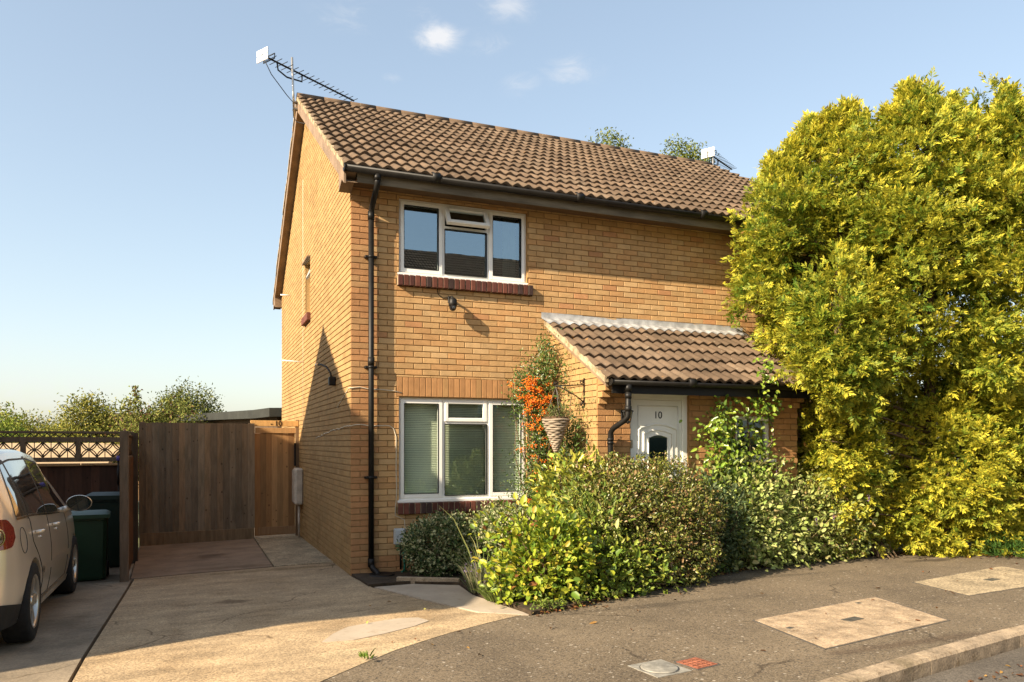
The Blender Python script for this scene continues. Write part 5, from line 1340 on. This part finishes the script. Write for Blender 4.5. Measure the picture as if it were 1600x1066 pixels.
conifer('golden conifer running out of the picture at the right', (9.5, -2.1, .07), [((9.45, -2.1, 3.8), (1.35, 1.0, 2.1), 2.8), ((9.3, -2.1, 5.25), (1.05, .85, 1.05), 2.3)], 16000, 43,
        [(8.9, -2.0, 5.9, .7, .22), (9.4, -2.1, 5.95, .6, .24), (9.15, -2.0, 5.95, .5, .2), (8.65, -2.0, 5.7, .6, .2)])
conifer('low bright golden conifer spreading over the pavement edge below the tall ones', (8.0, -1.75, .06), [((7.15, -1.15, 1.3), (1.15, .5, 1.05), 2.6), ((6.15, -1.55, 1.55), (.75, .3, .7), 2.2), ((8.6, -1.85, 1.25), (1.2, .6, 1.1), 2.6), ((7.9, -1.5, .6), (.8, .4, .5), 2.4), ((9.5, -1.9, 1.7), (1.0, .55, .9), 2.4)], 21000, 44, (), .14, .74)

# clipped bush in front of the door
bush('clipped_bush', 'large clipped rounded bush with small glossy leaves in front of the door', 'bush', (2.85, -1.95, .06), (2.88, -1.9, .64), (.90, .72, .74), 50000, 1500, .032, .019, [(.14, .165, .03), (.23, .24, .05), (.28, .18, .075), (.32, .29, .10), (.07, .095, .02)], [4, 3.4, 3, 1.3, 2], 51, m_leaf_gloss, sig=.05, p=2.5, shell=.4, lump=.08, nstem=60, up=.25)
bush('yellow_leaf_shrub', 'low broad-leaved shrub of bright yellow green leaves at the pavement corner', 'shrub', (1.45, -2.55, .08), (1.5, -2.5, .42), (.52, .42, .46), 3600, 420, .066, .04, [(.30, .36, .03), (.40, .42, .04), (.17, .26, .03), (.46, .38, .05), (.28, .12, .04), (.10, .16, .02)], [5, 3.4, 4, .8, .5, 2], 52, m_leaf, sig=.1, p=2.0, lump=.26, nstem=44, fold=.18, nup=1.0, r0=.008)
bush('yellow_leaf_shrub', 'taller loose shrub of narrow pale leaves between the window and clipped bush', 'shrub', (1.9, -1.75, .07), (2.2, -2.0, .55), (.42, .5, .55), 4400, 420, .07, .026, [(.25, .31, .05), (.38, .40, .09), (.14, .21, .04), (.42, .42, .16)], [4, 3, 3, 1], 53, m_leaf, sig=.09, p=2.0, lump=.2, nstem=30, nup=.8)
bush('low_green_shrub', 'low mid-green leafy growth along the pavement edge under the clipped bush', 'shrub', (2.1, -2.55, .07), (2.15, -2.5, .3), (.62, .26, .32), 3000, 320, .055, .032, [(.2, .27, .035), (.3, .34, .05), (.12, .18, .025), (.4, .4, .12)], [4, 3, 3, 1], 62, m_leaf, sig=.08, p=2.0, lump=.25, nstem=30, nup=.9, r0=.006)
bush('spotted_laurel', 'yellow speckled shrub rising behind the clipped bush below the basket', 'shrub', (2.35, -1.35, .05), (2.3, -1.45, .98), (.42, .32, .42), 1500, 160, .085, .04, [(.36, .38, .05), (.46, .44, .08), (.2, .26, .04)], [4, 3, 2], 54, m_leaf_gloss, sig=.07, nstem=20, nup=.9)
bush('variegated_bush', 'dark variegated bush in the shade against the front wall', 'bush', (1.0, -.5, .02), (1.0, -.5, .36), (.46, .38, .36), 11000, 420, .03, .02, [(.05, .09, .03), (.46, .46, .25), (.12, .17, .06)], [4, 4.0, 3], 55, m_leaf, sig=.045, p=2.6, lump=.1, nstem=24, shell=.4)  # shade put into darker leaf colours; same species as the next bush
bush('variegated_bush', 'sunlit pale variegated bush under the lower window corner', 'bush', (1.72, -.65, .03), (1.66, -.7, .42), (.38, .36, .42), 8000, 330, .032, .021, [(.10, .15, .045), (.50, .49, .27), (.2, .25, .08)], [3, 5, 3], 56, m_leaf, sig=.05, p=2.2, lump=.16, nstem=20, shell=.45)  # sunlight put into paler leaf colours of the same species
bush('grey_green_shrub', 'grey-green woolly shrub in the shade right of the clipped bush', 'shrub', (3.95, -1.75, .05), (3.95, -1.65, .55), (.42, .38, .55), 5500, 330, .055, .024, [(.10, .14, .06), (.15, .19, .09), (.065, .10, .04)], [4, 2, 3], 57, m_leaf_matt, sig=.08, lump=.18, nstem=24)
bush('pale_leaf_shrub', 'sprawling pale green leafy shrub at the pavement edge below the small window', 'shrub', (4.9, -1.4, .05), (4.85, -1.45, .56), (.80, .42, .60), 12000, 650, .06, .036, [(.36, .41, .12), (.46, .48, .19), (.25, .32, .08), (.46, .40, .18)], [4, 3, 3, .8], 58, m_leaf_matt, sig=.13, lump=.34, nstem=34, nup=.8)
bush('pale_leaf_shrub', 'wilder mixed shrub with brown twigs between pale shrub and golden conifer', 'shrub', (5.9, -1.2, .05), (5.95, -1.35, .55), (.72, .34, .58), 11000, 600, .048, .028, [(.33, .37, .09), (.43, .45, .14), (.28, .2, .09), (.2, .25, .06)], [4, 3, 1.3, 3], 59, m_leaf, sig=.12, lump=.34, nstem=60)
bush('variegated_euonymus', 'low cream-edged variegated plant at the pavement edge by the golden conifer', 'plant', (7.0, -1.62, .05), (6.95, -1.32, .2), (.5, .2, .22), 420, 70, .085, .06, [(.42, .42, .2), (.25, .3, .1), (.5, .5, .28)], [3, 2, 2], 60, m_leaf, sig=.06, nstem=14, nup=.9, cs2=(.62, .75, .5))
bush('green_juniper', 'small feathery green plant at the pavement edge at far right', 'plant', (8.75, -2.25, .06), (8.75, -2.3, .16), (.55, .28, .22), 3600, 180, .06, .007, [(.07, .16, .03), (.10, .2, .04)], [1, 1], 61, m_leaf_matt, sig=.06, nstem=10, up=.7)

def climber():
    r = np.random.default_rng(71); base = (4.62, -1.5, .05)
    root = thing('wall_climber', base, 'twisting climber with glossy round leaves between door and small window', 'climber')
    mb = MB(); ends = []
    for pts in ([(4.62, -1.5, .05), (4.66, -1.48, .7), (4.72, -1.47, 1.15), (4.62, -1.5, 1.5), (4.42, -1.52, 1.75), (4.3, -1.55, 2.0)],
                [(4.66, -1.48, .7), (4.85, -1.5, 1.25), (5.05, -1.52, 1.5), (5.12, -1.55, 1.85), (4.95, -1.6, 2.1), (4.85, -1.66, 2.4), (4.86, -1.75, 2.62)],
                [(4.72, -1.47, 1.15), (4.8, -1.5, 1.6), (4.72, -1.52, 1.95), (4.82, -1.58, 2.15), (5.1, -1.6, 2.2)], [(4.62, -1.5, 1.5), (4.38, -1.52, 1.55), (4.12, -1.55, 1.8)],
                [(4.66, -1.48, .7), (4.4, -1.52, 1.0), (4.25, -1.54, 1.3), (4.18, -1.55, 1.65)]):
        q = [Vector(p)+Vector(r.normal(size=3)*.012) for p in pts]; fine = []
        for a, b in zip(q[:-1], q[1:]):
            for i in range(4): fine.append(a.lerp(b, i/4)+Vector(r.normal(size=3)*.012))
        fine.append(q[-1]); mb.tube(fine, list(np.linspace(.017, .005, len(fine))), 6); ends += fine[6:]
    mb.build('vines', m_barkm, root)
    E = np.array(ends); cs = []
    for c, s, n in (((4.25, -1.56, 1.75), (.17, .07, .16), 210), ((4.4, -1.54, 1.95), (.12, .07, .16), 110), ((4.5, -1.52, 1.55), (.16, .07, .16), 130), ((4.85, -1.58, 1.62), (.08, .05, .08), 34), ((4.84, -1.62, 2.12), (.11, .07, .13), 100), ((4.85, -1.72, 2.5), (.08, .06, .1), 60), ((4.9, -1.54, 1.3), (.12, .06, .06), 60), ((4.4, -1.55, 1.15), (.2, .09, .2), 330), ((4.5, -1.56, .75), (.25, .1, .26), 480), ((5.1, -1.58, 2.12), (.08, .05, .05), 30), ((4.3, -1.55, 1.4), (.13, .07, .13), 110)):
        cs.append(np.array(c)+r.normal(size=(n, 3))*np.array(s))
    cs.append(E[r.integers(0, len(E), 160)]+r.normal(size=(160, 3))*.03)
    P = np.concatenate(cs); P[:, 1] = np.minimum(P[:, 1], -1.4); k = len(P)
    d = unit(rdir(k, r)+np.array([0, -.5, -.1])); nn = unit(rdir(k, r)*.5+np.array([-.35, -.8, .6]))
    leaves('foliage', P, d, nn, .062*np.exp(r.normal(size=k)*.2), .042, pal(k, r, [(.15, .23, .025), (.26, .34, .04), (.09, .15, .02)], [3, 3, 2]), m_leaf_gloss, root, .15)
climber()
def pyracantha():
    r = np.random.default_rng(72); base = (2.42, -.3, .03)
    root = thing('berry_shrub', base, 'wall-trained shrub covered in orange berries beside the lower window', 'shrub')
    P = []
    for c, s, n in (((2.30, -.22, 2.25), (.13, .10, .2), 1900), ((2.5, -.25, 2.62), (.07, .1, .2), 900), ((2.45, -.3, 1.75), (.13, .12, .24), 1900), ((2.42, -.35, 1.25), (.17, .14, .26), 2400), ((2.35, -.4, .85), (.2, .16, .2), 1600), ((2.58, -.8, 1.6), (.07, .2, .28), 900), ((2.57, -.95, 1.2), (.08, .2, .3), 1000), ((2.6, -.55, 2.4), (.04, .14, .25), 160)):
        P.append(np.array(c)+r.normal(size=(n, 3))*np.array(s))
    P = np.concatenate(P); P[:, 1] = np.minimum(P[:, 1], -.04); P = P[(P[:, 0] < POR_X0-.03) & (P[:, 2] > .1)]; k = len(P)
    d = unit(rdir(k, r)+np.array([-.3, -.4, .15])); nn = unit(rdir(k, r)*.7+np.array([-.4, -.6, .5]))
    leaves('foliage', P, d, nn, .04*np.exp(r.normal(size=k)*.25), .018, pal(k, r, [(.055, .10, .02), (.10, .16, .03), (.17, .21, .045)], [4, 4, 2]), m_leaf_gloss, root, .2)
    # berries in bunches
    cl = []
    for c, s, n in (((2.24, -.36, 2.34), (.13, .05, .10), 34), ((2.31, -.4, 2.14), (.13, .05, .05), 28), ((2.38, -.46, 1.65), (.12, .06, .2), 17), ((2.40, -.55, 1.15), (.15, .06, .25), 18), ((2.25, -.4, 1.95), (.07, .05, .06), 7)): cl.append(np.array(c)+r.normal(size=(n, 3))*np.array(s))
    cl = np.concatenate(cl); cl = cl[cl[:, 0] < POR_X0-.06]; B = cl[np.repeat(np.arange(len(cl)), 24)]+r.normal(size=(len(cl)*24, 3))*np.array((.03, .022, .018)); B[:, 1] = np.minimum(B[:, 1], -.05)
    oc = np.array([(1, 0, 0), (0, 1, 0), (-1, 0, 0), (0, -1, 0), (0, 0, 1), (0, 0, -1)])*.0085
    V = (B[:, None, :]+oc[None]).reshape(-1, 3); i = np.arange(len(B))[:, None]*6
    F = np.concatenate([i+np.array(f) for f in ((0, 1, 4, 4), (1, 2, 4, 4), (2, 3, 4, 4), (3, 0, 4, 4), (1, 0, 5, 5), (2, 1, 5, 5), (3, 2, 5, 5), (0, 3, 5, 5))], 0)
    me = bpy.data.meshes.new('berries'); me.from_pydata(V.tolist(), [], [tuple(f[:3]) for f in F.tolist()])
    at = me.attributes.new('Col', 'FLOAT_COLOR', 'FACE'); bc = pal(len(B), r, [(.75, .16, .012), (.85, .25, .015), (.6, .09, .01)], [3, 3, 1], .12); c4 = np.ones((len(F), 4), np.float32); c4[:, :3] = np.tile(bc, (8, 1)); at.data.foreach_set('color', c4.ravel())
    me.polygons.foreach_set('use_smooth', [True]*len(me.polygons)); me.materials.append(m_berry)
    o = bpy.data.objects.new('berries', me); COL.objects.link(o); attach(o, root)
    stems('stems', base, P[r.choice(k, 40)], r, root, .011)
pyracantha()
def basket_plant():
    B, bx, y = BASKET; r = np.random.default_rng(73); n = 320
    P = np.array((bx, y, 1.97))+r.normal(size=(n, 3))*np.array((.09, .09, .05)); P[:, 2] = np.maximum(P[:, 2], 1.93)
    leaves('foliage', P, unit(rdir(n, r)+np.array([0, 0, .9])), rdir(n, r), .05, .012, pal(n, r, [(.14, .15, .05), (.2, .17, .09), (.1, .13, .04)], [1, 1, 1]), m_leaf_matt, B)
basket_plant()
def grasses(name, label, cat, c, rad, n, h, cols, seed, flowers=None, w=.006, lean=.35):
    r = np.random.default_rng(seed); root = thing(name, (c[0], c[1], g(*c)), label, cat); V, F, C = [], [], []
    a = r.uniform(0, 6.28, n); q = rad*r.random(n)**.5; P = np.stack([c[0]+q*np.cos(a), c[1]+q*np.sin(a), 0*a], 1); P[:, 2] = [g(x, y)+.03 for x, y in P[:, :2]]
    d = unit(np.stack([np.cos(a)*lean*q/rad, np.sin(a)*lean*q/rad, 1+0*a], 1)+r.normal(size=(n, 3))*.14); H_ = h*np.exp(r.normal(size=n)*.25)
    s = unit(np.cross(d, rdir(n, r))); out = np.stack([d[:, 0], d[:, 1], 0*a], 1)
    p0, p1, p2, p3 = P, P+d*H_[:, None]*.4, P+d*H_[:, None]*.75+out*H_[:, None]*.14, P+d*H_[:, None]*.97+out*H_[:, None]*.42-np.array([0, 0, 1])*H_[:, None]*.06
    V = np.stack([p0-s*w, p0+s*w, p1-s*w*.9, p1+s*w*.9, p2-s*w*.6, p2+s*w*.6, p3-s*w*.12, p3+s*w*.12], 1).reshape(-1, 3); i = np.arange(n)[:, None]*8
    F = np.concatenate([i+np.array([0, 1, 3, 2]), i+np.array([2, 3, 5, 4]), i+np.array([4, 5, 7, 6])], 0); col = pal(n, r, cols, [1]*len(cols))
    np_mesh('blades', V, F, np.concatenate([col]*3), m_leaf_matt, root)
    if flowers:
        k = r.choice(n, min(n, 60)); FP_ = p2[k]
        f = FP_[np.repeat(np.arange(len(FP_)), 10)]+r.normal(size=(len(FP_)*10, 3))*np.array((.006, .006, .025)); m_ = len(f)
        leaves('flowers', f, rdir(m_, r), rdir(m_, r), .014, .01, pal(m_, r, [flowers], [1]), m_leaf_matt, root)
    return root
grasses('lavender_plant', 'grey lavender clump with faded purple spikes at the bed corner', 'lavender', (1.06, -1.95), .2, 420, .27, [(.17, .19, .09), (.24, .23, .13), (.12, .15, .07)], 81, (.22, .16, .32))
grasses('grass_clump', 'arching pale grass tuft between variegated bush and yellow shrub', 'grass clump', (1.18, -1.5), .1, 46, .5, [(.3, .32, .12), (.2, .26, .07)], 82, None, .007, .7)
grasses('low_plant', 'low green plant creeping over the path beside the yellow shrub', 'plant', (1.03, -2.45), .18, 260, .14, [(.12, .17, .04), (.18, .22, .06)], 83, None, .008, .8)
grasses('weed_tuft', 'small weed growing in the drive edge crack at the asphalt', 'weed', (-.62, -3.98), .05, 30, .04, [(.14, .2, .03)], 84, None, .006, .8)
grasses('tall_weed', 'tall purple flowered stems in front of the small window', 'flowering plant', (5.35, -1.35), .3, 40, .95, [(.17, .19, .07), (.26, .22, .1)], 85, (.28, .14, .4), .004, .5)

def edging():
    mb = MB(); a, b = Vector((.36, -.84, 0)), Vector((.99, -1.2, 0)); t = (b-a).normalized(); M = Matrix.Translation((a.x, a.y, g(.6, -1)-.05)) @ Matrix.Rotation(math.atan2(t.y, t.x), 4, 'Z')
    mb.box(0, (b-a).length, -.03, .03, 0, .125, .008, M=M); return tag(mb.build('path_edging', m_kerb), 'low concrete edging between the front path and dark variegated bush', 'edging')
edging()
def litter():
    r = np.random.default_rng(91); P = []
    for (x0, y0), (x1, y1) in zip(EDGE[:-2], EDGE[1:-1]):
        L = math.hypot(x1-x0, y1-y0); n = int(L*95); t = r.random(n); P.append(np.stack([x0+(x1-x0)*t, y0+(y1-y0)*t-np.abs(r.normal(size=n))*.07+.03, 0*t], 1))
    n = 90; t = r.random(n); P.append(np.stack([3.0+3*t, -5.72+.5*t-np.abs(r.normal(size=n))*.08, 0*t], 1)); low = n
    n = 60; P.append(np.stack([r.uniform(-.5, 8, n), r.uniform(-5, -2, n), np.zeros(n)], 1))
    n = 120; P.append(np.stack([r.normal(8.7, .35, n), r.normal(-2.3, .12, n), np.zeros(n)], 1))
    P = np.concatenate(P); k = len(P)
    def kz(x, y): 
        ky = np.interp(x, [p[0] for p in KERB], [p[1] for p in KERB]); return g(x, y)+(.012 if y > ky else -.10)
    P[:, 2] = [kz(x, y)+abs(r.normal())*.006 for x, y in P[:, :2]]
    d = unit(r.normal(size=(k, 3))*np.array((1, 1, .25))); nn = unit(r.normal(size=(k, 3))*.35+np.array([0, 0, 1]))
    o = leaves('fallen_leaves', P, d, nn, .032*np.exp(r.normal(size=k)*.4), .022, pal(k, r, [(.24, .10, .04), (.15, .08, .04), (.34, .2, .06), (.42, .38, .12), (.10, .06, .035)], [3, 3, 2, .8, 2]), m_leaf_matt, None)
    return tag(o, 'scattered brown fallen leaves along the bed edge and kerb', 'leaves', None, 'stuff')
litter()
def edge_growth():
    r = np.random.default_rng(93); P = []
    for (x0, y0), (x1, y1) in zip(EDGE[:-2], EDGE[1:-1]):
        L = math.hypot(x1-x0, y1-y0); n = int(L*330); t = r.random(n); c = np.repeat(r.random(max(1, n//14)), 14)[:n]; t[:len(c)] = np.clip(c+r.normal(size=len(c))*.02, 0, 1)
        P.append(np.stack([x0+(x1-x0)*t, y0+(y1-y0)*t+.05+r.normal(size=n)*.05, np.abs(r.normal(size=n))*.045+.02], 1))
    P = np.concatenate(P); k = len(P); P[:, 2] += [g(x, y) for x, y in P[:, :2]]
    d = unit(rdir(k, r)+np.array([0, -.3, .5])); nn = unit(rdir(k, r)*.6+np.array([0, -.2, .9]))
    o = leaves('ground_cover', P, d, nn, .034*np.exp(r.normal(size=k)*.35), .017, pal(k, r, [(.15, .21, .035), (.24, .28, .06), (.10, .14, .03), (.3, .24, .1)], [3, 2, 3, .7]), m_leaf_matt, None)
    return tag(o, 'small mixed weeds creeping out of the bed onto the pavement edge', 'weeds', None, 'stuff')
edge_growth()

# ------------------------------------------------------------------ trees and roofs behind
def far_tree(name, label, cat, base, c, rad, n, seed, L, cs, ws, lump=.25, p=2.0, shell=.6, sig=.17, r0=.09, group='trees behind the house', extra=()):
    r = np.random.default_rng(seed); root = thing(name, base, label, cat, group)
    pos, nr, cp = clump_pts(n, max(24, n//26), c, rad, r, sig, p=p, shell=shell, lump=lump)
    for e in extra: pos = np.concatenate([pos, np.array(e[0])+np.clip(r.normal(size=(e[2], 3)), -1.9, 1.9)*np.array(e[1])]); nr = np.concatenate([nr, rdir(e[2], r)])
    k = len(pos); d = unit(nr*.6+rdir(k, r)+np.array([0, 0, .1])); nn = unit(nr*.6+np.array([0, 0, .6])+rdir(k, r)*.6)
    leaves('crown', pos, d, nn, L*np.exp(r.normal(size=k)*.25), L*.55, pal(k, r, cs, ws), m_leaf_far, root)
    mb = MB(); b = Vector(base); cc = Vector(c); mb.tube([b, b.lerp(cc, .5), cc, cc+Vector((0, 0, rad[2]*.7))], [r0, r0*.8, r0*.5, r0*.1], 8); mb.build('trunk', m_barkm, root)
    mb = MB()
    for t in list(cp[r.choice(len(cp), 30)])+[np.array(e[0]) for e in extra]:
        t = Vector(t); s = b.lerp(cc, r.uniform(.5, 1)); mb.tube([s, s.lerp(t, .55)+Vector((0, 0, .15)), t], [r0*.3, r0*.2, r0*.06], 5)
    mb.build('branches', m_barkm, root)
    return root
TG = [(.17, .20, .04), (.25, .27, .07), (.11, .14, .03)]; TW = [3, 2, 2]
far_tree('garden_tree', 'thin treetop with bare shoots showing above the middle of the ridge', 'tree', (11.2, 13.2, -.4), (11.2, 13.2, 9.5), (1.0, 1.0, 1.8), 7000, 101, .085, TG, TW, .35, extra=[((11.1, 13.2, 11.85), (.2, .2, .18), 320), ((11.5, 13.1, 11.5), (.16, .15, .25), 300), ((10.55, 13.2, 11.2), (.1, .1, .2), 120), ((11.8, 13.2, 11.1), (.12, .1, .15), 140)])
far_tree('garden_tree', 'denser bushy treetop above the ridge nearer the far aerial', 'tree', (14.1, 13.0, -.4), (14.1, 13.0, 9.4), (1.15, 1.1, 2.0), 12000, 102, .085, TG, TW, .25, extra=[((13.5, 13.0, 11.6), (.18, .2, .3), 420), ((14.2, 13.0, 11.7), (.3, .2, .25), 800), ((14.85, 12.9, 11.55), (.16, .15, .15), 240), ((13.95, 13.0, 11.25), (.5, .2, .2), 500)])
OL = [(.27, .26, .05), (.36, .33, .08), (.17, .18, .035), (.12, .14, .03)]; OW = [3, 2, 3, 2]
GRP = 'trees beyond the trellis fence'
BUD = [(.2, .22, .05), (.29, .29, .08), (.13, .15, .035), (.2, .1, .07)]
far_tree('garden_tree', 'olive green tree left of the purple flowering shrub beyond the trellis', 'tree', (-4.64, 17.3, -1.0), (-4.64, 17.3, 1.75), (1.0, 1.0, 1.2), 12000, 103, .08, OL, OW, .28, shell=.65, group=GRP, extra=[((-4.9, 17.3, 2.75), (.25, .2, .18), 500)])
far_tree('flowering_shrub', 'tall arching shrub with purple flower spikes above the dark fence', 'shrub', (-2.8, 13.8, -.6), (-2.8, 13.8, 1.55), (.95, .7, .95), 9000, 104, .085, BUD, [3, 2, 3, .8], .3, sig=.16, group=GRP, extra=[((-3.35, 13.7, 2.75), (.08, .08, .22), 120), ((-3.55, 13.7, 2.55), (.05, .05, .18), 60), ((-2.5, 13.8, 2.6), (.1, .08, .14), 120), ((-3.3, 13.7, 3.0), (.02, .02, .09), 40)])
far_tree('garden_tree', 'rounded dark tree behind the flowering shrub near the shed roof', 'tree', (-2.2, 20.7, -1.2), (-2.2, 20.7, 2.3), (1.0, 1.0, 1.25), 12000, 105, .085, [(.15, .17, .04), (.22, .22, .06), (.09, .11, .025)], [3, 2, 2], .22, group=GRP)
far_tree('garden_tree', 'low pale bush peeping over the trellis at the left edge', 'bush', (-6.7, 15.9, -.9), (-6.9, 15.9, 1.25), (.9, .6, .95), 7000, 106, .085, [(.24, .31, .05), (.32, .36, .08), (.14, .19, .03)], [3, 2, 2], .25, group=GRP)
far_tree('garden_tree', 'distant hazy low tree between left edge bush and olive tree', 'tree', (-8.6, 30.2, -1.6), (-8.6, 30.2, 1.2), (1.6, 1.2, 1.5), 10000, 107, .11, OL, OW, .25, group=GRP)
far_tree('garden_tree', 'distant grey green tree touching the left edge of the sky', 'tree', (-11.5, 37.9, -2.0), (-11.4, 37.9, 1.2), (2.0, 1.6, 2.0), 10000, 108, .14, OL, OW, .25, group=GRP)
far_tree('garden_tree', 'wispy thin tree just left of the olive tree', 'tree', (-6.1, 19.6, -1.0), (-6.1, 19.6, 1.35), (.9, .8, 1.0), 6000, 109, .08, OL, OW, .3, group=GRP)

# ------------------------------------------------------------------ other houses
def plain_house(label, x0, x1, y0, depth, zoff, seed, rot=0, group=None, ridge_z=7.62, dark_tile=False):
    root = thing('brick_house', ((x0+x1)/2, y0+depth/2, zoff), label, 'house', group); yr = y0+depth/2; ov = .42
    ze = ridge_z-(depth/2+ov)*math.tan(PITCH); zw = ridge_z-.12-(depth/2)*math.tan(PITCH); zb = zoff-.6
    mb = MB()
    wins = [(x0+(x1-x0)*t, x0+(x1-x0)*t+1.7, zz, zz+1.15) for t in (.1, .4, .72) for zz in (zoff+.9, zoff+3.5)]
    for Y in (y0, y0+depth):
        Pf = lambda u, z, d, Y=Y: (u, Y, z); plane_cells(mb, Pf, x0, x1, zb, zw, wins)
    for X in (x0, x1):
        n = len(mb.v); mb.v += [(X, y0, zb), (X, y0+depth, zb), (X, y0+depth, zw), (X, yr, ridge_z-.12), (X, y0, zw)]; mb.face(range(n, n+5))
    mb.build('wall', m_walltex, root)
    for Y, s in ((y0, 1), (y0+depth, -1)):
        for (a, b, c, d) in wins:
            w = MB(); sash(w, Y+s*.04, a, b, c, d, .06); w.box((a+b)/2-.03, (a+b)/2+.03, Y+s*.04-.01, Y+s*.04+.05, c, d); wo = w.build('window', m_white, root)
            w = MB(); w.quad((a, Y+s*.06, c), (b, Y+s*.06, c), (b, Y+s*.06, d), (a, Y+s*.06, d)); w.build('pane', m_glass, wo)
    L = (depth/2+ov)/math.cos(PITCH); cols = (.10, .07, .05) if dark_tile else None
    t1 = tile_roof(x0-.18, x1+.18, y0-ov, ze, PITCH, L, 15, seed, cols=cols); t2 = tile_roof(x0-.18, x1+.18, y0+depth+ov, ze, PITCH, L, 15, seed+1, sgn=-1, cols=cols)
    n = len(t1.v); t1.v += t2.v; t1.f += [tuple(i+n for i in f) for f in t2.f]; t1.c += t2.c; t1.sm += t2.sm; rf = t1.build('roof', m_tile, root)
    mb = MB(); ridge(mb, x0-.18, x1+.18, yr, ridge_z-.01, seed); mb.build('ridge_tiles', m_tile, rf)
    mb = MB()
    for sg in (1, -1):
        ya = yr-sg*(depth/2+ov); mb.quad((x0-.17, ya, ze), (x1+.17, ya, ze), (x1+.17, yr, ridge_z-.03), (x0-.17, yr, ridge_z-.03))
        mb.box(x0, x1, yr-sg*(depth/2+ov-.06), yr-sg*(depth/2+ov-.08), ze-.18, ze+.02)
    for X in (x0-.17, x1+.15):
        for sg in (1, -1):
            n = len(mb.v); ya = yr-sg*(depth/2+ov); mb.v += [(X+q, yy, zz) for q in (0, .02) for yy, zz in ((ya, ze-.15), (ya, ze), (yr, ridge_z-.03), (yr, ridge_z-.2))]
            for f in ((0, 1, 2, 3), (4, 5, 6, 7), (0, 1, 5, 4), (1, 2, 6, 5), (2, 3, 7, 6), (3, 0, 4, 7)): mb.face([n+z for z in f])
    mb.build('roof_boards', m_barge, rf)
    return root
plain_house('neighbouring brick house beyond the left drive whose gable shades it', -15.5, -7.18, -.05-4.5, 9.0, -.1, 31, ridge_z=7.55)
OPP = plain_house('brick house with dark tiled roof across the road', -7, 16, -31, 9, 2.0, 33, ridge_z=10.9, dark_tile=True)
plain_house('distant house with tan tiled roof beyond the gate', -6.5, 2.5, 34, 8, -3.4, 35, ridge_z=3.2)
def outbuilding():
    r = thing('low_garage', (-9, 11, -.5), 'low tan-roofed garage seen through the trellis', 'garage')
    mb = MB(); x0, x1, y0, y1 = -14, -3.6, 9.5, 14; zt0, zt1 = 1.15, 1.62
    mb.quad((x0, y0, zt0), (x1, y0, zt0), (x1, y1, zt1), (x0, y1, zt1)); mb.quad((x0, y0, zt0-.1), (x1, y0, zt0-.1), (x1, y1, zt1-.1), (x0, y1, zt1-.1))
    mb.quad((x0, y0, zt0-.1), (x1, y0, zt0-.1), (x1, y0, zt0), (x0, y0, zt0)); mb.quad((x1, y0, zt0-.1), (x1, y1, zt1-.1), (x1, y1, zt1), (x1, y0, zt0))
    mb.build('roof', mat('tan_felt', (.42, .30, .17), .9, .15, 3, bump=.2), r)
    mb = MB(); mb.box(x0+.2, x1-.2, y0+.2, y1-.2, -.9, zt0-.1); mb.build('wall', m_walltex, r)
outbuilding()
